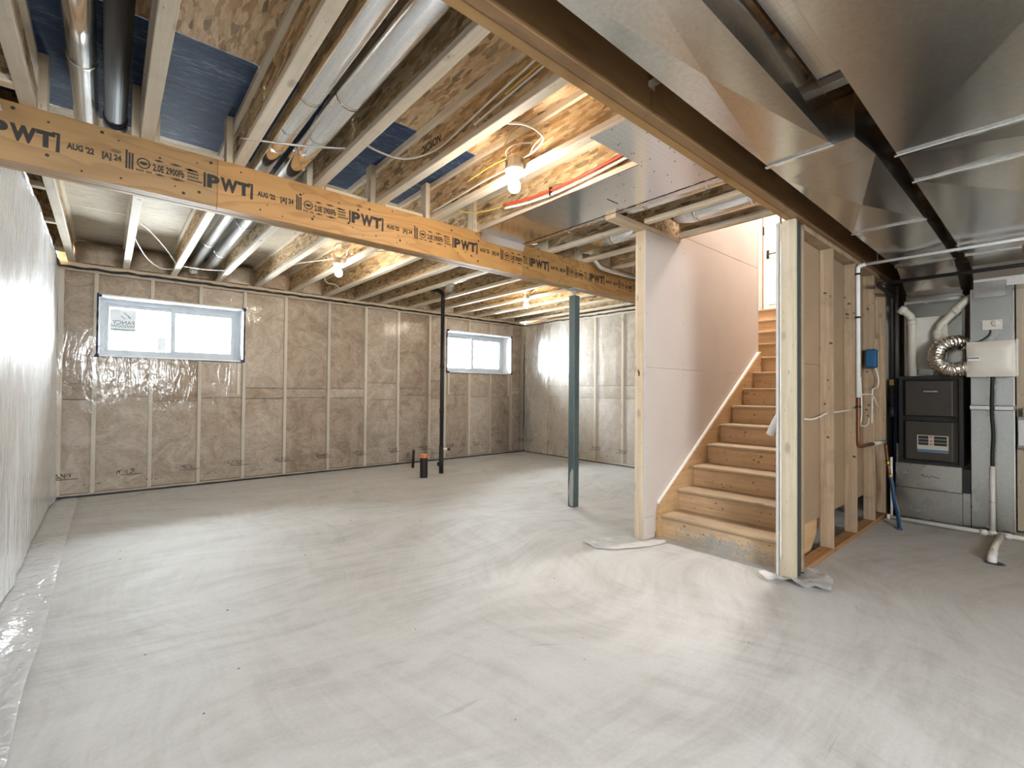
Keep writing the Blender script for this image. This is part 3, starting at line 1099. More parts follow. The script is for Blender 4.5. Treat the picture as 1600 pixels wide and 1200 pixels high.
for z in (.25, .62, 1.02, 1.40, 1.52, 1.9, 2.25, 2.55, 2.74, 3.1):
    for x in (3.47, 4.05, 4.64, 5.24, 5.69):
        xx, zz = x + RND.uniform(-.03, .03), z + RND.uniform(-.03, .03)
        if x < 3.9 and z > 2.6 or top(xx) > zz - .02:
            continue
        J.add([(a, D0 - .0005, b) for a, b in circ(7, .0045, xx, zz)], [tuple(range(7))])
J.build('drywall_screws', plain('dark_screw_head', (.10, .07, .05), .6, .5), ws)['kind'] = 'stuff'
boxes('knot_tag', [(3.4462, 3.4469, 2.335, 2.352, 1.39, 1.43), (3.4462, 3.4469, 2.345, 2.358, 1.42, 1.445)], plain('dark_knot', (.14, .07, .03), .8), ws)

# --- upper stairwell and entry landing
wu = struct('wall_stairwell_upper', 'drywalled upper stairwell around the entry landing', (6.5, 2, 2.4))
box('side_wall', 5.735, 7.5, 2.87, 2.93, 1.5, 5.1, DRY, wu)
box('return_wall', 5.69, 5.719, 2.386, 2.93, 1.5, 5.1, DRY, wu)
box('far_wall', 7.42, 7.48, 1.0, 1.93, 1.5, 5.1, DRY, wu)
box('far_wall', 7.42, 7.48, 1.93, 2.93, 4.50, 5.1, DRY, wu)
box('near_wall', 3.96, 4.02, 1.2, 2.3, ZS + .02, 5.1, DRY, wu)
box('side_wall', 3.96, 7.5, 1.20, 1.262, 2.70, 5.1, DRY, wu)
box('side_wall', 6.1, 7.5, 1.20, 1.262, 1.2, 2.70, DRY, wu)
box('foundation', 7.50, 7.74, 1.0, 3.2, -.1, 5.16, CONCW, wu)
box('foundation', 6.14, 7.5, 1.19, 1.262, -.1, 1.2, CONCW, wu)
box('foundation', 5.72, 7.5, 2.935, 2.968, -.1, 5.16, CONCW, wu)
box('return_wall', 5.69, 5.719, 2.386, 2.93, 0, 1.5, DRY, wu)
box('upper_ceiling', 3.9, 7.6, 1.1, 3.0, 5.1, 5.16, DRY, wu)
box('opening_rim', 4.012, 4.024, 1.262, 2.28, ZJ + .0, ZS + .02, OSBW, wu)
dr = struct('door_1', 'white panelled entry door at the top of the stairs', (7.40, 2.3, 2.41))
box('door_leaf', 7.375, 7.415, 1.98, 2.86, 2.415, 4.46, DOORW, dr)
for (y0, y1, z0, z1) in ((2.05, 2.37, 2.55, 3.22), (2.47, 2.79, 2.55, 3.22), (2.05, 2.37, 3.36, 4.02), (2.47, 2.79, 3.36, 4.02), (2.05, 2.37, 4.12, 4.36), (2.47, 2.79, 4.12, 4.36)):
    box('door_panel', 7.366, 7.3755, y0, y1, z0, z1, DOORW, dr, .006)
box('casing', 7.36, 7.42, 2.862, 2.872, 2.40, 4.5, CASING, dr)
lv = boxes('lever_handle', [(7.33, 7.36, 2.79, 2.80, 3.285, 3.30), (7.325, 7.337, 2.66, 2.80, 3.285, 3.30)], FURND, dr)
box('escutcheon', 7.358, 7.3748, 2.78, 2.81, 3.24, 3.36, FURND, dr)
box('hinge', 7.355, 7.3748, 2.845, 2.862, 3.60, 3.72, FURND, dr)

# upstairs ceiling lamp lighting the stairwell
ul = thing('stairwell_lamp', 'round ceiling lamp high over the entry landing', 'lamp', (5.95, 1.75, 5.1))
lathe('lamp_plate', [(.34, 0), (.34, .02), (.31, .03)], (5.95, 1.75, 5.1), (0, 0, -1), PORC, ul, 32)
lathe('lamp_dome', [(.31, .03), (.30, .06), (.26, .10), (.18, .135), (.08, .152), (.01, .155)], (5.95, 1.75, 5.1), (0, 0, -1), emis('lit_dome', (1., .95, .89), 140.), ul, 32)

# --- stud wall on the furnace side of the stairs
wr_ = struct('wall_stair_right', 'open stud wall with drywall on its far face beside the furnace', (4.8, 1.2, 0))
SY = (1.16, 1.249)
box('end_stud', 3.515, 3.553, 1.160, 1.262, 0, Z20, wood('pale_end_stud', 2, (.70, .62, .48), (.55, .46, .32)), wr_, .003)
box('steel_post', 3.556, 3.646, 1.166, 1.246, 0, Z20, STEELGD, wr_, .006)
box('stud', 3.650, 3.688, SY[0], SY[1], .04, Z20 - .04, STUDWARM, wr_, .002)
for x in (4.316, 4.97, 5.59, 6.03):
    box('stud', x, x + .038, SY[0], SY[1], .04, Z20 - .04, STUDWARM, wr_, .002)
box('bottom_plate', 3.69, 6.07, SY[0], SY[1], 0, .038, PLATE, wr_, .002)
box('top_plate', 3.69, 6.07, SY[0], SY[1], Z20 - .039, Z20 - .001, STUDWARM, wr_, .002)
box('drywall_back_sheet', 3.70, 6.07, 1.2505, 1.2625, .27, 1.475, DRYBACK, wr_)
box('drywall_back_sheet', 3.70, 6.07, 1.2505, 1.2625, 1.479, 2.70, DRYBACK, wr_)
box('drywall_edge', 3.50, 3.700, 1.2635, 1.2765, .01, 2.425, DRYEDGE, wr_, .002)
wavy('plaster_drips', (3.513, 1.252, .12), (3.513, 1.252, 2.30), .004, PAINTW, wr_, .0, 60, 4.)
box('wood_blocking', 5.80, 5.838, 1.165, 1.249, 1.30, 1.80, STUDWARM, wr_)
box('wood_blocking', 5.845, 6.03, 1.20, 1.249, 1.40, 1.86, STUDWARM, wr_)
# pencil scribbles and scuffs on the studs
J = Joined()
for x in (4.316, 4.97, 5.59):
    for q in range(7):
        cy, cz = RND.uniform(1.17, 1.24), RND.uniform(.5, 2.2)
        a, b = RND.uniform(.004, .016), RND.uniform(.002, .012)
        J.add([(x - .0006, cy - a, cz - b), (x - .0006, cy + a, cz - b * .6), (x - .0006, cy + a * .7, cz + b), (x - .0006, cy - a * .6, cz + b * .7)], [(3, 2, 1, 0)])
J.build('stud_scuffs', plain('dark_scuff', (.09, .06, .04), .9), wr_)['kind'] = 'stuff'
# strap clip on the beam by the end stud
cl = thing('joist_clip', 'small bent metal strap hanging at the beam above the stairs', 'clip', (3.47, 1.232, 2.44))
boxes('clip_plate', [(3.44, 3.475, 1.2285, 1.231, 2.41, 2.55), (3.44, 3.475, 1.2285, 1.245, 2.405, 2.411)], BOXMET, cl)

# ------------------------------------------------------------------ overhead ducts
ZD = 2.42


def duct_section(name, x0, x1, ya0, yb0, ya1, yb1, z0, z1, parent, mat=GALV, cb=.020):
    """rectangular sheet-metal length with a creased (cross-broken) underside and sides"""
    V = [(x0, ya0, z0), (x0, yb0, z0), (x1, yb1, z0), (x1, ya1, z0), (x0, ya0, z1), (x0, yb0, z1), (x1, yb1, z1), (x1, ya1, z1)]
    xm = (x0 + x1) / 2
    V += [(xm, (ya0 + yb0 + ya1 + yb1) / 4, z0 - cb), (xm, (ya0 + ya1) / 2 - cb, (z0 + z1) / 2), (xm, (yb0 + yb1) / 2 + cb, (z0 + z1) / 2)]
    F = []
    for ring, c in (((0, 1, 2, 3), 8), ((3, 7, 4, 0), 9), ((1, 5, 6, 2), 10)):
        for a in range(4):
            F.append((ring[a], ring[(a + 1) % 4], c))
    F += [(7, 6, 5, 4), (0, 4, 5, 1), (2, 6, 7, 3)]
    bm = bmesh.new()
    vs = [bm.verts.new(v) for v in V]
    for f in F:
        bm.faces.new([vs[i] for i in f])
    return frombm(name, bm, mat, parent)


def cleat(x, y0, y1, parent, z=ZD):
    box('drive_cleat', x - .014, x + .014, y0 - .012, y1 + .012, z - .012, z + .003, GALVR, parent, .004)


td = thing('trunk_duct', 'narrow galvanised trunk duct running along the dark stair beam', 'duct', (2.5, .83, ZD))
duct_section('duct_length', -.42, .7, .688, .973, .688, .973, ZD, ZD + .2, td)
duct_section('duct_length', .7, 2.56, .688, .973, .688, .973, ZD, ZD + .2, td)
duct_section('duct_length', 2.565, 2.82, .60, .973, .576, .974, ZD, ZD + .2, td, GALV, .006)
duct_section('duct_length', 2.82, 4.10, .576, .974, .576, .974, ZD, ZD + .2, td)
duct_section('duct_length', 4.10, 5.46, .576, .974, .585, .974, ZD, ZD + .2, td)
for x, a, b in ((.7, .688, .973), (2.562, .688, .973), (4.10, .576, .974)):
    cleat(x, a, b, td)
box('shoulder_plate', 2.556, 2.568, .60, .70, ZD - .002, ZD + .2, GALV, td)
tr2 = thing('wide_trunk_duct', 'wide galvanised trunk duct with crossing creases beside the dark gap', 'duct', (2.5, 0, ZD))
for a, b in ((-.42, .9), (.9, 2.905), (2.91, 3.335), (3.34, 5.0), (5.0, 5.42)):
    duct_section('duct_length', a, b, -.62, .509, -.62, .509, ZD, ZD + .22, tr2, GALV, .024)
for x in (.9, 2.907, 3.337, 5.0):
    cleat(x, -.62, .509, tr2)
# insulated branch tucked up in the gap between the trunks
tb = thing('insulated_branch', 'foil wrapped branch duct tucked up between the two trunks', 'duct', (2.0, .6, 2.6))
box('wrap', .6, 2.25, .53, .67, 2.56, 2.67, FOIL, tb, .02)
box('dark_end', 2.20, 2.262, .525, .675, 2.555, 2.672, FURND, tb, .03)

# supply plenum and coil box over the furnace
pl = thing('supply_plenum', 'galvanised plenum with creased sloping face above the furnace', 'duct', (6.1, .8, 1.45))


def quadface(name, P, mat, parent, cb=.0, thick=.012):
    """a creased sheet: four corners plus raised centre, with a backing"""
    P = [Vector(p) for p in P]
    n = (P[1] - P[0]).cross(P[3] - P[0]).normalized()
    c = sum(P, Vector()) / 4 + n * cb
    V = P + [c] + [p - n * thick for p in P]
    F = [(0, 1, 4), (1, 2, 4), (2, 3, 4), (3, 0, 4), (8, 7, 6, 5)] + [(i, i + 5, (i + 1) % 4 + 5, (i + 1) % 4) for i in range(4)]
    bm = bmesh.new()
    vs = [bm.verts.new(v) for v in V]
    for f in F:
        bm.faces.new([vs[i] for i in f])
    return frombm(name, bm, mat, parent)


prism('throat', [(5.46, 2.42), (5.46, 2.62), (6.66, 2.62), (6.66, 2.20), (5.96, 2.20)], 'xz', .583, .968, GALV, pl)
quadface('sloping_face', [(5.462, .962, 2.414), (5.462, .590, 2.414), (5.94, .590, 2.212), (5.94, .962, 2.212)][::-1], GALV, pl, .012, .004)
cleat(5.463, .58, .97, pl, 2.418)
box('collar', 5.92, 5.975, .572, .975, 2.165, 2.215, GALVR, pl, .006)
box('coil_case', 6.16, 6.64, .578, 1.03, 1.4335, 2.20, CREAM, pl, .006)
box('coil_front', 6.148, 6.161, .60, 1.01, 1.445, 2.165, GALVM, pl)
box('coil_door', 6.14, 6.149, .70, .96, 1.50, 2.02, CREAM, pl, .004)

# return drop
rd = thing('return_drop', 'tall galvanised return duct standing beside the furnace', 'duct', (6.05, .39, 0))
box('lower_drop', 6.02, 6.29, .262, .534, .0, 1.12, GALVM, rd, .004)
box('upper_drop', 6.02, 6.29, .262, .534, 1.155, 2.22, GALVM, rd, .004)
box('seam_band', 6.008, 6.30, .252, .544, 1.112, 1.160, GALVR, rd, .008)
prism('top_elbow', [(5.43, 2.42), (5.43, 2.62), (6.29, 2.62), (6.29, 2.222), (6.02, 2.222), (6.0, 2.30), (5.90, 2.41)], 'xz', .19, .507, GALV, rd)
box('elbow_cleat', 5.415, 5.445, .18, .512, 2.404, 2.424, GALVR, rd, .004)
box('access_plate', 6.006, 6.020, .30, .51, 2.13, 2.33, FOIL, rd, .003)
box('side_flange', 6.012, 6.035, .254, .264, .02, 2.22, GALVR, rd)

# ------------------------------------------------------------------ furnace
fu = thing('gas_furnace', 'dark brown upright gas furnace with two removable door panels', 'furnace', (6.0, .815, .58))
FX0, FX1, FY0, FY1, FZ0, FZ1 = 6.0, 6.66, .580, 1.046, .58, 1.43
boxes('cabinet', [(FX0 + .03, FX1, FY0, FY1, FZ0, FZ1), (FX0, FX0 + .03, FY0, FY0 + .028, FZ0, FZ1), (FX0, FX0 + .03, FY1 - .028, FY1, FZ0, FZ1), (FX0, FX0 + .03, FY0 + .028, FY1 - .028, FZ1 - .025, FZ1), (FX0, FX0 + .03, FY0 + .028, FY1 - .028, FZ0, FZ0 + .018)], FURND, fu)


def door_panel(z0, z1):
    y0, y1 = FY0 + .035, FY1 - .035
    xf = FX0 - .018
    V = [(FX0 + .02, y0, z0), (FX0 + .02, y1, z0), (FX0 + .02, y1, z1), (FX0 + .02, y0, z1),
         (xf, y0 + .035, z0 + .012), (xf, y1 - .018, z0 + .012), (xf, y1 - .018, z1 - .012), (xf, y0 + .035, z1 - .012)]
    F = [(4, 5, 6, 7), (0, 1, 5, 4), (1, 2, 6, 5), (2, 3, 7, 6), (3, 0, 4, 7), (3, 2, 1, 0)]
    bm = bmesh.new()
    vs = [bm.verts.new(v) for v in V]
    for f in F:
        bm.faces.new([vs[i] for i in f])
    bmesh.ops.bevel(bm, geom=bm.edges[:], offset=.006, segments=2, profile=.6, affect='EDGES')
    return frombm('door_panel', bm, FURN, fu)


dp1 = door_panel(1.035, FZ1 - .035)
dp2 = door_panel(FZ0 + .03, 1.0)
bd = box('name_badge', 5.976, 5.9825, .745, .865, 1.262, 1.30, FURND, dp1, .002)
J = Joined()
J.add(*textv('CONCORD', .0205, .0003, 1., 'CENTER'), frame((5.975, .805, 1.2735), (0, -1, 0), (0, 0, 1)))
J.build('badge_lettering', plain('silver_lettering', (.62, .62, .60), .4), dp1)
lb = box('warning_label', 5.9795, 5.9822, .68, .905, .70, .86, plain('label_cream', (.52, .47, .40), .7), dp2)
boxes('label_blocks', [(5.9785, 5.9796, .690, .782, .765, .853), (5.9785, 5.9796, .822, .897, .765, .853)], FURND, dp2)
boxes('label_lines', [(5.9778, 5.9786, .690, .782, .79, .793), (5.9778, 5.9786, .690, .782, .822, .825), (5.9778, 5.9786, .822, .897, .79, .793), (5.9778, 5.9786, .822, .897, .822, .825)], plain('label_pale', (.6, .57, .52), .7), dp2)
boxes('label_band', [(5.9785, 5.9796, .680, .905, .702, .724)], plain('label_blue', (.05, .16, .27), .6), dp2)
LRED = plain('label_red', (.35, .08, .05), .6)
for z in (.838, .80, .77):
    box('label_pictogram', 5.9778, 5.9786, .794, .812, z, z + .011, LRED, dp2)
for y in (FY0 + .07, FY1 - .06):
    lathe('panel_latch', [(.010, 0), (.010, .012), (.006, .016)], (FX0 + .018, y, 1.018), (-1, 0, 0), FURND, fu, 12)
fb = thing('furnace_base', 'galvanised filter base box under the brown furnace', 'base box', (6.0, .83, 0))
box('upper_panel', 5.985, 6.66, .588, 1.072, .34, .579, GALVM, fb, .004)
box('lower_panel', 5.995, 6.66, .588, 1.072, 0, .337, GALVM, fb, .003)
J = Joined()
for q, (a, b, c) in enumerate(((0, .02, .3), (.02, .012, -.2), (.035, .018, .1), (.055, .014, -.3), (.07, .02, .2), (.092, .016, 0.), (.11, .02, -.15))):
    y = .875 - a
    J.add([(5.9838, y, .463 + c * .03), (5.9838, y - b, .458 + c * .03), (5.9838, y - b, .464 + c * .03), (5.9838, y, .471 + c * .03)], [(3, 2, 1, 0)])
J.build('marker_scrawl', INK, fb)
box('filter_slot_cover', 6.02, 6.10, .537, .586, .03, .34, GALVM, fb)
box('filter_slot', 6.03, 6.10, .539, .586, .345, .56, FURND, fb)

# PVC vents on the furnace
def pvc_pipe(name, label, pts, r, collars, cat='pipe', mat=PVCY):
    t = thing(name, label, cat, pts[0])
    tube('pipe_run', pts, r, mat, t, 16)
    for c, dr_ in collars:
        c, dr_ = Vector(c), Vector(dr_).normalized()
        tube('coupling', [c - dr_ * .025, c + dr_ * .025], r * 1.16, mat, t, 16)
    return t


v1 = pvc_pipe('vent_pipe', 'ivory vent pipe with its elbow turned toward the stair studs', [(6.09, .955, 1.432), (6.09, .955, 1.98), (6.09, .965, 2.03), (6.08, 1.01, 2.085), (6.07, 1.05, 2.115)], .035, [((6.09, .955, 1.97), (0, 0, 1)), ((6.075, 1.03, 2.10), (-.1, .8, .6))])
v2 = pvc_pipe('vent_pipe', 'ivory vent pipe slanting up toward the return duct', [(6.09, .765, 1.432), (6.09, .765, 1.86), (6.09, .745, 1.92), (6.09, .60, 2.10), (6.09, .545, 2.155), (6.12, .50, 2.17)], .033, [((6.09, .765, 1.85), (0, 0, 1)), ((6.09, .64, 2.05), (0, -.62, .78))])

# humidifier on the return drop, with its foil hose
hu = thing('bypass_humidifier', 'cream box humidifier mounted on the return duct', 'humidifier', (5.9, .39, 1.41))
def hum_shape():
    y0, y1, z0, z1 = .235, .545, 1.412, 1.724
    n = 10
    bm = bmesh.new()
    prof = [(5.86, 0), (5.835, .25), (5.83, .5), (5.835, .75), (5.86, 1.)]
    ring = []
    rows_ = []
    for j in range(n + 1):
        v = j / n
        row = []
        for i in range(n + 1):
            u = i / n
            dx = .03 * (1 - abs(2 * u - 1) ** 4) * (1 - abs(2 * v - 1) ** 4)
            row.append(bm.verts.new((5.875 - dx, y0 + (y1 - y0) * u, z0 + (z1 - z0) * v)))
        rows_.append(row)
    for j in range(n):
        for i in range(n):
            bm.faces.new((rows_[j][i], rows_[j][i + 1], rows_[j + 1][i + 1], rows_[j + 1][i]))
    return frombm('front_cover', bm, CREAM, hu, True)


hum_shape()
box('housing', 5.872, 6.018, .237, .543, 1.414, 1.722, CREAM, hu, .006)
box('edge_trim', 5.866, 6.0, .228, .240, 1.42, 1.735, WHITEP, hu, .004)
nb = box('name_plate', 5.838, 5.852, .455, .535, 1.553, 1.592, WHITEP, hu, .003)
box('plate_print', 5.8365, 5.8382, .460, .53, 1.573, 1.581, FURND, hu)
fx = thing('foil_hose', 'crinkled foil hose looping from the plenum into the humidifier', 'hose', (5.9, .64, 1.5))
cpts = smooth_path([(6.13, .60, 1.735), (6.04, .645, 1.75), (5.97, .72, 1.71), (5.93, .757, 1.62), (5.92, .735, 1.53), (5.92, .665, 1.485), (5.92, .60, 1.49), (5.92, .548, 1.50)], 12)
# ribbed radius
V, F = tubev(cpts, [.062 * (1 + (.075 if i % 3 == 0 else -.035) + .05 * noise.noise((i * .9, 1, 2))) for i in range(len(cpts))], 22)
for i_, v in enumerate(V):
    v += Vector((noise.noise(v * 60), noise.noise(v * 60 + Vector((9, 0, 0))), noise.noise(v * 60 + Vector((0, 9, 0))))) * .004
mesh('hose_body', V, F, galv('crumpled_foil', (.82, .78, .72), .22), fx, False)
tube('inlet_collar', [(5.92, .62, 1.490), (5.92, .546, 1.50)], .058, CREAM, fx, 20)
hs = thing('humidistat', 'small cream humidistat plate with round dial on the return duct', 'control', (6.0, .39, 1.88))
box('plate', 6.008, 6.0195, .325, .455, 1.835, 1.925, CREAM, hs, .003)
lathe('dial', [(.027, 0), (.027, .012), (.02, .018)], (6.008, .365, 1.89), (-1, 0, 0), WHITEP, hs, 20)
box('dial_grip', 5.982, 5.993, .361, .369, 1.868, 1.912, WHITEP, hs)
tag(tube('control_cable', [(6.004, .40, 1.835), (5.99, .41, 1.79), (5.99, .46, 1.745), (5.985, .52, 1.726), (5.95, .56, 1.72)], .006, BLACKHOSE, None, 8, True), 'thin black cable drooping from the humidistat to the humidifier', 'cable')
tag(tube('drain_hose', [(5.93, .385, 1.412), (5.94, .388, 1.3), (5.955, .392, 1.1), (5.965, .385, .9), (5.96, .39, .75), (5.96, .392, .60)], .014, BLACKHOSE, None, 10, True), 'black rubber drain hose hanging below the cream humidifier', 'hose')
ds = thing('condensate_drain', 'white plastic condensate drain lying along the floor past the furnace', 'pipe', (5.93, .6, 0))
tube('standpipe', [(5.96, .392, .62), (5.96, .392, .035)], .019, PVC, ds, 14)
tube('floor_run', [(5.955, 1.10, .026), (5.955, .392, .026), (5.955, -.5, .026)], .020, PVC, ds, 14)
for y in (.45, .392, .30, .335):
    tube('coupling', [(5.955, y - .022, .026), (5.955, y + .022, .026)], .026, PVC, ds, 14)
tube('elbow', [(5.955, 1.11, .026), (5.955, 1.135, .026)], .026, PVC, ds, 14)
tube('drain_branch', [(5.94, .335, .030), (5.50, .345, .035), (5.16, .34, .045)], .022, PVC, ds, 14)
tube('spout', smooth_path([(5.18, .34, .045), (5.09, .338, .045), (5.045, .337, .03), (5.04, .337, .002)]), .028, WHITEP, ds, 14)
tube('riser_pipe', [(5.985, 1.105, .03), (5.985, 1.105, .62)], .011, WHITEP, ds, 10)
lathe('pipe_strap', [(.025, 0), (.025, .012)], (5.96, .392, .30), (0, 0, 1), BOXMET, ds, 14)
dn = thing('floor_drain', 'small dark round drain hole in the concrete by the furnace', 'drain', (5.02, .33, 0))
lathe('grate', [(.055, .001), (.055, .003), (.03, .004)], (5.02, .325, 0), (0, 0, 1), FURND, dn, 18)
lathe('rim_ring', [(.066, .0008), (.066, .002), (.056, .002)], (5.02, .325, 0), (0, 0, 1), GREYPRIM, dn, 18)
eb = thing('disconnect_box', 'grey electrical box on the plywood board beside the return duct', 'electrical box', (6.28, .2, 1.0))
box('box_body', 6.23, 6.299, .06, .252, .77, 1.06, GREYPRIM, eb, .006)
box('box_cover', 6.222, 6.231, .066, .246, .80, 1.03, WHITEP, eb, .003)
lathe('cable_gland', [(.02, 0), (.02, .06), (.014, .08)], (6.265, .20, 1.06), (0, 0, 1), WHITEP, eb, 12)

# ------------------------------------------------------------------ water and gas lines near the furnace
wp = thing('water_line', 'white insulated water line crossing under the ducts and dropping down a stud', 'pipe', (4.99, 1.12, 1.2))
tube('overhead_run', [(4.965, -.6, 2.375), (4.965, 1.10, 2.375)], .013, WHITEP, wp, 12)
tube('drop', smooth_path([(4.965, 1.09, 2.375), (4.968, 1.135, 2.365), (4.972, 1.145, 2.33), (4.972, 1.145, 2.2)]) + [Vector((4.972, 1.145, 1.22))], .017, WHITEP, wp, 12)
for z in (2.30, 1.92, 1.14):
    tube('pipe_clip', [(4.972, 1.145, z - .008), (4.972, 1.145, z + .008)], .021, FURND, wp, 12)
cp = thing('copper_line', 'brown copper line with elbow running across the studs', 'pipe', (5.2, 1.13, .8))
tube('copper_run', smooth_path([(4.972, 1.145, 1.22), (4.972, 1.145, 1.0), (4.972, 1.145, .84), (4.985, 1.143, .80), (5.02, 1.14, .79)]) + [Vector((5.72, 1.125, .785))], .015, COPPER, cp, 12)
tube('white_sleeve', [(5.40, 1.133, .787), (5.80, 1.122, .785)], .016, PVC, cp, 12)
tube('tap_drop', smooth_path([(5.72, 1.125, .785), (5.82, 1.122, .77), (5.84, 1.12, .72), (5.85, 1.11, .60), (5.84, 1.09, .46)]), .014, COPPER, cp, 12)
tube('brass_tee', [(5.846, 1.112, .60), (5.843, 1.102, .545)], .02, BRASS, cp, 10)
tube('brass_tip', [(5.842, 1.092, .47), (5.838, 1.085, .43)], .017, BRASS, cp, 10)
tag(tube('blue_hose', [(5.84, 1.085, .44), (5.83, 1.07, .36), (5.78, 1.045, .22), (5.68, 1.0, .10), (5.60, .975, .02), (5.55, .96, .012)], .017, BLUEP, None, 12, True), 'dark blue hose curving down to the floor beside the bottom plate', 'hose')
gp = thing('gas_pipe', 'black gas pipe crossing below the ducts in front of the plenum', 'pipe', (5.4, .5, 2.3))
tube('gas_run', [(5.43, -.6, 2.275), (5.43, 1.05, 2.275)], .016, BLACKHOSE, gp, 12)
tube('gas_drop', smooth_path([(5.43, 1.03, 2.275), (5.45, 1.10, 2.275), (5.8, 1.115, 2.27), (6.05, 1.115, 2.25), (6.075, 1.115, 2.2), (6.08, 1.115, 2.0)]) + [Vector((6.08, 1.115, 1.12))], .016, BLACKHOSE, gp, 12)
box('gas_valve', 6.06, 6.10, 1.095, 1.135, 1.34, 1.40, BRASS, gp, .004)
tube('drip_leg', [(6.08, 1.115, 1.12), (6.08, 1.115, 1.02)], .022, BLACKHOSE, gp, 12)
tube('cross_tee', [(6.08, 1.115, 1.25), (6.12, 1.04, 1.25)], .016, BLACKHOSE, gp, 12)
sw = thing('service_riser', 'bundle of blue and white tubes rising beside the furnace', 'pipe', (6.2, 1.11, 0))
tube('blue_riser', [(6.22, 1.105, .0), (6.22, 1.105, 1.42)], .024, BLUEP, sw, 12)
tube('white_riser', [(6.16, 1.085, .0), (6.16, 1.085, .75)], .012, WHITEP, sw, 10)
tube('grey_conduit', [(6.30, 1.11, 1.0), (6.30, 1.11, 2.3)], .016, GREYPRIM, sw, 10)
for nm, lab, y in (('hanger_strap', 'perforated hanger strap at the far end of the dark duct gap', .505), ('hanger_strap', 'perforated hanger strap beside the stair beam', 1.01)):
    hs_ = thing(nm, lab, 'strap', (5.0, y, 2.4))
    box('band', 4.98, 5.005, y - .0015, y + .0015, 2.36, 2.62, BOXMET, hs_)
    J = Joined()
    for q in range(7):
        J.add([(a, y - .0017, b) for a, b in circ(8, .004, 4.9925, 2.38 + .035 * q)], [tuple(range(8))])
    J.build('band_holes', FURND, hs_)['kind'] = 'stuff'
hk = thing('duct_bracket', 'small zinc bracket where the stair beam meets the narrow trunk', 'bracket', (1.74, 1.12, 2.57))
boxes('angle_plate', [(1.715, 1.765, 1.10, 1.129, 2.566, 2.570), (1.715, 1.765, 1.126, 1.129, 2.545, 2.57)], BOXMET, hk)

# electrical bits on the studs
db = thing('device_box', 'blue plastic outlet box nailed to a stud near the furnace', 'electrical box', (5.55, 1.15, 1.6))
box('box_body', 5.50, 5.589, 1.128, 1.215, 1.50, 1.68, BOXBLUE, db, .012)
box('cover_plate', 5.592, 5.66, 1.14, 1.159, 1.52, 1.66, WHITEP, db, .004)
for pts, lab in (([(5.54, 1.14, 1.50), (5.55, 1.12, 1.40), (5.52, 1.12, 1.32), (5.42, 1.13, 1.30), (5.40, 1.135, 1.26), (5.40, 1.14, .98)], 'white cable looping out of the blue outlet box'),
                 ([(3.70, 1.20, 1.075), (3.95, 1.20, 1.06), (4.15, 1.20, 1.075), (4.30, 1.20, 1.095), (4.6, 1.205, 1.10), (4.97, 1.2, 1.11)], 'white cable strung between the studs by the end post'),
                 ([(5.0, 1.15, 1.24), (5.15, 1.13, 1.25), (5.35, 1.125, 1.24), (5.5, 1.13, 1.18), (5.62, 1.14, 1.13), (5.75, 1.15, 1.12)], 'white cable draped level across the middle studs'),
                 ([(5.02, 1.15, .98), (5.10, 1.13, .965), (5.22, 1.13, .985), (5.30, 1.14, 1.03)], 'short white cable tail beside the copper elbow'),
                 ([(5.06, 1.15, 1.40), (5.05, 1.14, 1.2), (5.05, 1.14, 1.05), (5.04, 1.15, .98)], 'yellowed cable hanging beside the water line')):
    tag(tube('stud_cable', pts, .006, CABLEW, None, 6, True), lab, 'cable', 'loose cables on the stair studs')

# ------------------------------------------------------------------ plumbing stubs by the back wall
vs_ = thing('vent_stack', 'tall black plastic vent stack near the small window', 'pipe', (3.86, 6.12, 0))
tube('stack_pipe', [(3.86, 6.12, 0), (3.86, 6.12, 2.62)], .029, ABS, vs_, 16)
tube('top_elbow', smooth_path([(3.86, 6.12, 2.60), (3.86, 6.12, 2.70), (3.84, 6.14, 2.755), (3.76, 6.16, 2.775), (3.66, 6.18, 2.775)]), .031, ABS, vs_, 16)
for z in (.20, .95, 1.62):
    tube('coupling', [(3.86, 6.12, z - .03), (3.86, 6.12, z + .03)], .034, ABS, vs_, 16)
tube('lower_sleeve', [(3.86, 6.12, 0), (3.86, 6.12, .42)], .035, ABS, vs_, 16)
tube('cleanout', [(3.86, 6.12, .145), (3.80, 6.09, .145)], .034, ABS, vs_, 14)
tube('side_outlet', [(3.86, 6.12, .37), (3.94, 6.07, .362)], .018, PVC, vs_, 12)
tube('outlet_cap', [(3.935, 6.073, .362), (3.975, 6.050, .357)], .019, BLUETAPE, vs_, 12)
fs = thing('floor_stub', 'thick black pipe stub with orange rim sticking out of the floor', 'pipe', (3.472, 5.967, 0))
lathe('stub_body', [(.054, 0), (.054, .285), (.05, .286)], (3.472, 5.967, 0), (0, 0, 1), ABS, fs, 24)
lathe('orange_rim', [(.0545, .283), (.0545, .327), (.049, .33), (.047, .329)], (3.472, 5.967, 0), (0, 0, 1), ORANGE, fs, 24)
lathe('pale_cap', [(.047, .322), (.047, .3305), (.02, .331)], (3.472, 5.967, 0), (0, 0, 1), PVC, fs, 24)
wsu = thing('water_stub', 'thin black water stub with dark blue top near the base of the back wall', 'pipe', (3.76, 6.81, 0))
tube('stub_body', [(3.762, 6.813, 0), (3.768, 6.80, .25)], .021, ABS, wsu, 12)
tube('blue_top', [(3.7675, 6.801, .24), (3.769, 6.798, .285)], .022, BLUETAPE, wsu, 12)

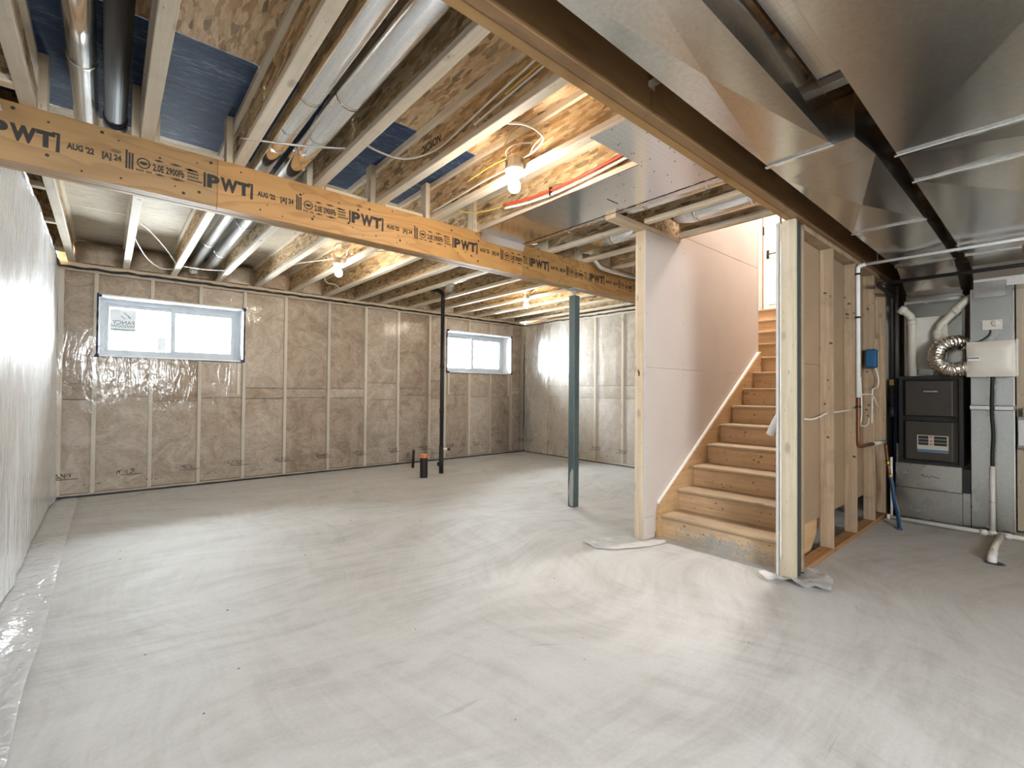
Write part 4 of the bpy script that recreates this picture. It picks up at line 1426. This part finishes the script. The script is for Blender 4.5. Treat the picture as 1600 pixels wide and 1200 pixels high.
# ------------------------------------------------------------------ round ducts between the joists
def round_duct(label, pts, r, mat=GALVR, seams=(), cat='duct', curve=False):
    t = thing('round_duct', label, cat, pts[0], 'round ducts between the joists')
    tube('pipe_wall', pts, r, mat, t, 24, curve)
    P = [Vector(p) for p in pts]
    for y in seams:
        for a, b in zip(P, P[1:]):
            if min(a.y, b.y) <= y <= max(a.y, b.y):
                c = a.lerp(b, (y - a.y) / (b.y - a.y))
                d_ = (b - a).normalized()
                tube('crimp_band', [c - d_ * .012, c + d_ * .012], r * 1.035, mat, t, 24)
                break
    return t


round_duct('shiny round duct over the tan end of the stamped beam', [(-.115, .9, 2.82), (-.115, 3.95, 2.82)], .056, GALVR, (1.7, 3.02))
bp = thing('black_duct', 'black plastic pipe beside the shiny duct over the stamped beam', 'pipe', (.01, 3, 2.82))
tube('pipe_wall', [(.012, .9, 2.82), (.012, 3.62, 2.82)], .051, ABS, bp, 24)
tube('pipe_hub', [(.012, 3.56, 2.82), (.012, 3.66, 2.82)], .057, ABS, bp, 24)
round_duct('first of two paired round ducts, beside the third joist', [(.785, .6, 2.805), (.785, 7.05, 2.795)], .062, GALVR, (1.4, 2.55, 3.2, 4.6, 5.8))
round_duct('second of two paired round ducts, the thicker one', [(.945, .6, 2.795), (.945, 6.9, 2.79)], .072, GALVR, (1.3, 2.42, 3.1, 4.9, 6.1))
tube('end_boot', smooth_path([(.785, 7.0, 2.795), (.80, 7.1, 2.78), (.82, 7.14, 2.72)]), .062, GALVR, bpy.data.objects['round_duct.001'], 18)
round_duct('round duct beside the foil panel running to the stair header', [(3.18, .9, 2.765), (3.18, 2.15, 2.765), (3.18, 3.38, 2.775)], .078, GALVR, (1.6, 2.1, 2.9))
round_duct('fat round duct over the foot of the stairs', [(3.70, .9, 2.768), (3.70, 2.00, 2.768), (3.70, 2.10, 2.785), (3.70, 2.17, 2.85)], .09, GALVR, (1.5, 1.95))
round_duct('round duct beyond the stair wall heading to the stamped beam', [(3.70, 2.42, 2.765), (3.70, 3.22, 2.765)], .078, GALVR, (2.8,))
round_duct('thin elbowed duct hooking around the stamped beam', [(3.99, 2.95, 2.83), (3.995, 3.27, 2.83), (4.03, 3.33, 2.79), (4.07, 3.345, 2.71), (4.14, 3.345, 2.655), (4.25, 3.345, 2.64), (5.6, 3.345, 2.635)], .036, GALVR, ())
round_duct('short far duct ending in an elbow near the vent stack', [(3.528, 3.6, 2.76), (3.528, 5.30, 2.75), (3.535, 5.42, 2.72), (3.54, 5.46, 2.60)], .055, GALVR, ())
bm = bmesh.new()
bmesh.ops.create_icosphere(bm, subdivisions=3, radius=.085)
for v in bm.verts:
    v.co += v.co.normalized() * (.05 * noise.noise(v.co * 22) + .03 * noise.noise(v.co * 60))
    v.co = Vector((3.87 + v.co.x * .75, 3.27 + v.co.y * .9, 2.79 + v.co.z * .8))
tag(frombm('insulation_tuft', bm, BATTW, None, True), 'crumpled insulation tuft stuffed above the thin elbowed duct', 'insulation')
# two cable ties / hanger wires below the paired ducts
for (lab, a, b, c) in (('grey strap slung under the paired ducts before the stamped beam', (.55, 3.02, 2.674), (.86, 2.93, 2.70), (1.14, 2.78, 2.72)), ('thin wire slung under the paired ducts near the big window', (.60, 6.75, 2.70), (.86, 6.72, 2.69), (1.15, 6.70, 2.72))):
    tag(tube('duct_strap', [a, b, c], .006, BOXMET, None, 6, True), lab, 'strap')

# ------------------------------------------------------------------ foil panels nailed under the joists
fp = thing('foil_sheathing', 'long foil-faced panel nailed under the joists, bent down over the beam', 'panel', (2.77, 2.3, ZJ))
box('sheet', 2.497, 3.043, 1.20, 3.37, ZJ - .006, ZJ - .0005, FOIL, fp)
prism('bent_lip', [(3.369, ZJ - .006), (3.392, ZJ - .068), (3.399, ZJ - .068), (3.399, ZJ - .064), (3.375, ZJ - .0005), (3.369, ZJ - .0005)], 'yz', 2.53, 3.05, FOIL, fp)
box('slit', 2.77, 2.90, 2.16, 2.166, ZJ - .008, ZJ - .006, FURND, fp)
fp2 = thing('foil_sheathing', 'short foil-faced panel closing the joist bay against the stair beam', 'panel', (2.27, 1.45, ZJ))
box('sheet', 2.020, 2.494, 1.20, 1.70, ZJ - .008, ZJ - .0005, FOIL, fp2)
for par, xs_, ys_ in ((fp, (2.52, 2.64, 2.76, 2.88, 3.02), [1.3 + .2 * q for q in range(11)]), (fp2, (2.05, 2.20, 2.34, 2.475), (1.3, 1.45, 1.6, 1.68))):
    J = Joined()
    for x in xs_:
        for y in ys_:
            J.add([(a, b, ZJ - .0086) for a, b in circ(7, .004, x + RND.uniform(-.02, .02) * (x not in (2.52, 3.02)), y + RND.uniform(-.04, .04))], [tuple(range(7))[::-1]])
    J.build('nail_heads', FURND, par)['kind'] = 'stuff'
rp = thing('foil_seam_tape', 'crinkled foil tape along the edge of the long foil panel', 'tape', (3.06, 2.4, ZJ))
gridmesh('tape_strip', 4, 90, lambda u, v: (3.02 + .075 * u + .006 * noise.noise((v * 40, u, 1.)), 1.22 + 2.17 * v, ZJ - .010 + .010 * u + .006 * noise.noise((v * 60, u * 3, 2.))), galv('crumpled_foil_tape', (.74, .73, .72), .25), rp, False)

# red and white water lines in the open joist bay
for m, lab, dz, dx in ((REDP, 'red plastic water pipe curving through the open joist bay', .0, .0), (CABLEW, 'white plastic water pipe below the red one in the joist bay', -.028, .004)):
    tag(tube('water_pipe', [(2.485 + dx, 1.25, 2.80 + dz), (2.475 + dx, 1.70, 2.775 + dz), (2.455 + dx, 2.05, 2.74 + dz), (2.43 + dx, 2.35, 2.715 + dz), (2.40 + dx, 2.62, 2.712 + dz), (2.35 + dx, 2.85, 2.72 + dz)], .0095, m, None, 10, True), lab, 'pipe')
tag(boxes('pipe_clip', [(2.415, 2.437, 2.40, 2.415, 2.676, 2.735)], FURND), 'small black clip holding the red water pipe', 'clip')

# ------------------------------------------------------------------ bare bulb lamps
BULBW = emis('glowing_warm_bulb', (1., .80, .55), 230.)


def bulb_lamp(label, x, y, glow=BULB):
    t = thing('bulb_lamp', label, 'lamp', (x, y, 2.60), 'bare bulbs on the ceiling')
    zt = 2.70
    n = 8
    R_ = .058
    prof = [(R_, 0.), (R_, .055), (R_ * .96, .056)]
    lathe('junction_box', prof, (x, y, zt + .02), (0, 0, -1), BOXMET, t, 8)
    lathe('lampholder', [(.062, 0.), (.062, .012), (.05, .022), (.028, .032), (.024, .055), (.022, .056)], (x, y, zt - .036), (0, 0, -1), PORC, t, 24)
    lathe('bulb', [(.015, 0), (.018, .010), (.029, .022), (.037, .040), (.039, .056), (.036, .074), (.026, .088), (.012, .096), (.002, .098)], (x, y, zt - .090), (0, 0, -1), glow, t, 24)
    c_ = tube('lead_wire', [(x - .05, y, zt), (x - .09, y - .02, zt + .03), (x - .08, y - .05, zt + .06), (x - .02, y - .08, zt + .09), (x + .04, y - .12, zt + .10)], .005, CABLEW, t, 6, True)
    tube('lead_wire', [(x + .03, y - .03, zt + .02), (x + .05, y - .09, zt + .05), (x + .03, y - .15, zt + .07), (x + .05, y - .22, zt + .12)], .005, CABLEW, t, 6, True)
    tube('lead_wire', [(x - .02, y + .03, zt + .02), (x - .05, y + .05, zt + .10), (x - .03, y - .02, zt + .18), (x + .03, y - .06, zt + .15)], .004, CABLEY, t, 6, True)
    return t


bulb_lamp('bare glowing bulb hanging nearest the foil panels', 1.945, 2.255)
bulb_lamp('bare glowing bulb above the plain stretch of the back wall', 1.945, 5.25)
bulb_lamp('bare glowing bulb beyond the steel post', 4.815, 5.28)

bulb_lamp('warm bare bulb past the wide trunk duct, lighting the furnace corner', 4.36, -.95, BULBW)

# ------------------------------------------------------------------ cables stapled along the joists
CABS = [
    ([(1.50, 1.35, 2.83), (1.52, 1.9, 2.80), (1.535, 2.25, 2.775), (1.54, 2.55, 2.76), (1.45, 2.80, 2.77), (1.25, 2.86, 2.80), (1.14, 2.80, 2.83)], CABLEW, 'white cable drooping across the bay with the dark blue board'),
    ([(1.53, 1.3, 2.80), (1.54, 1.75, 2.775), (1.535, 1.95, 2.755), (1.53, 2.12, 2.735)], CABLEW, 'white cable stapled low on the joist nearest the stair beam end'),
    ([(1.545, 1.25, 2.86), (1.54, 1.6, 2.81), (1.53, 1.85, 2.78)], CABLEY, 'yellow cable slanting up the joist toward the stair beam'),
    ([(2.00, 3.35, 2.715), (2.005, 3.0, 2.73), (2.005, 2.6, 2.74), (1.99, 2.35, 2.72)], CABLEW, 'white cable running along the joist to the nearest bulb'),
    ([(2.00, 2.85, 2.80), (2.005, 2.6, 2.82), (2.0, 2.36, 2.80), (1.98, 2.28, 2.74)], CABLEY, 'yellow cable running along the joist to the nearest bulb'),
    ([(1.60, 1.95, 2.70), (1.72, 1.93, 2.73), (1.85, 1.95, 2.75), (1.97, 2.02, 2.77), (1.985, 2.12, 2.74), (1.96, 2.2, 2.72)], CABLEW, 'white cable crossing the bay toward the nearest bulb'),
    ([(2.40, 2.85, 2.74), (2.32, 3.05, 2.72), (2.24, 3.25, 2.75), (2.10, 3.33, 2.80)], CABLEY, 'yellow cable drooping in the bay above the beam stamps'),
    ([(.16, 6.0, 2.80), (.30, 6.55, 2.70), (.45, 6.85, 2.66), (.60, 6.95, 2.69)], CABLEW, 'white cable sagging in the bay above the big window'),
    ([(.16, 5.7, 2.88), (.32, 6.1, 2.86), (.48, 6.5, 2.80), (.60, 6.8, 2.72)], CABLEW, 'thin white cable above the big window, higher of the two'),
    ([(1.62, 6.2, 2.74), (1.70, 5.9, 2.75), (1.84, 5.55, 2.74), (1.92, 5.3, 2.73)], CABLEW, 'white cable running to the bulb over the plain wall'),
    ([(2.02, 5.1, 2.75), (2.2, 4.85, 2.76), (2.4, 4.65, 2.77)], CABLEW, 'white cable leaving the bulb over the plain wall'),
    ([(2.10, 6.2, 2.73), (2.25, 6.5, 2.71), (2.4, 6.6, 2.72), (2.50, 6.7, 2.70)], CABLEW, 'short white cable between joists near the back wall'),
    ([(4.45, 5.1, 2.76), (4.6, 5.15, 2.72), (4.72, 5.2, 2.74), (4.80, 5.25, 2.73)], CABLEW, 'white cable running to the bulb beyond the post'),
]
for pts, m, lab in CABS:
    tag(tube('ceiling_cable', pts, .0062, m, None, 6, True), lab, 'cable', 'cables run through the joists')
# maker name printed upside down on one joist web
J = Joined()
J.add(*textv('NORDIC', .075, .001, .8), frame((1.561, 2.52, 2.865), (0, 1, 0), (0, 0, -1)))
J.build('web_print', INK, bpy.data.objects['i_joist.004'])

# ------------------------------------------------------------------ loose film on the floor
fo = gridmesh('film_skirt', 14, 150, lambda u, v: (XL + .012 + (.205 + .012 * noise.noise((v * 9, 3, 1))) * u,
                                                 -2.0 + 9.27 * v,
                                                 .004 + max(0, .055 * noise.noise((u * 1.2 + v * 2.5, v * 22, 2.)) + .006) * (1 if v < .62 else .35) * min(1, (u + .15) * 2)), POLYF)
tag(fo, 'loose strip of clear film lying on the floor along the milky wall', 'plastic film')


def scrap(label, outline, mat, amp, seed, sub=3):
    bm = bmesh.new()
    vs = [bm.verts.new((x, y, .006)) for x, y in outline]
    bm.faces.new(vs)
    bmesh.ops.triangulate(bm, faces=bm.faces[:])
    bmesh.ops.subdivide_edges(bm, edges=bm.edges[:], cuts=sub, use_grid_fill=True)
    bmesh.ops.subdivide_edges(bm, edges=bm.edges[:], cuts=1, use_grid_fill=True)
    for v in bm.verts:
        v.co.z = .005 + max(0, amp * (noise.noise((v.co.x * 6 + seed, v.co.y * 6, seed)) + .35) + amp * .6 * noise.noise((v.co.x * 17, v.co.y * 17, seed)))
    return tag(frombm('film_scrap', bm, mat, None, True), label, 'plastic film')


scrap('white film scrap lying flat at the end stud of the stair wall', [(3.02, 2.59), (2.97, 2.42), (3.06, 2.30), (3.30, 2.18), (3.52, 2.13), (3.58, 2.17), (3.44, 2.30), (3.43, 2.40), (3.46, 2.46)], POLYF, .010, 3)
scrap('clear crumpled film scrap around the foot of the pale end post', [(3.40, 1.36), (3.33, 1.27), (3.42, 1.17), (3.36, 1.04), (3.48, .95), (3.66, .98), (3.84, 1.10), (3.74, 1.155), (3.512, 1.157), (3.505, 1.28)], POLYC, .035, 11)
ff = thing('film_roll', 'short roll of white film sticking out from the wall edge over the steps', 'plastic film', (3.60, 1.30, 1.0))
tube('roll_body', [(3.602, 1.285, 1.13), (3.61, 1.32, 1.05), (3.62, 1.36, .955)], [.012, .022, .026], WHITEP, ff, 14)
tube('roll_core', [(3.62, 1.36, .957), (3.6206, 1.362, .952)], .018, STK_W, ff, 14)
# crumbs of debris on the slab
J = Joined()
for q in range(45):
    x, y = RND.uniform(.0, 4.0), RND.uniform(1.0, 6.5)
    a = RND.uniform(.0015, .005)
    J.box(x - a, x + a * RND.uniform(.6, 2.5), y - a * .5, y + a * .6, .0, a * .5)
cr = J.build('debris', plain('dark_crumb', (.12, .10, .08), .9))
tag(cr, 'scattered dark crumbs and chips on the concrete floor', 'debris', kind='stuff')
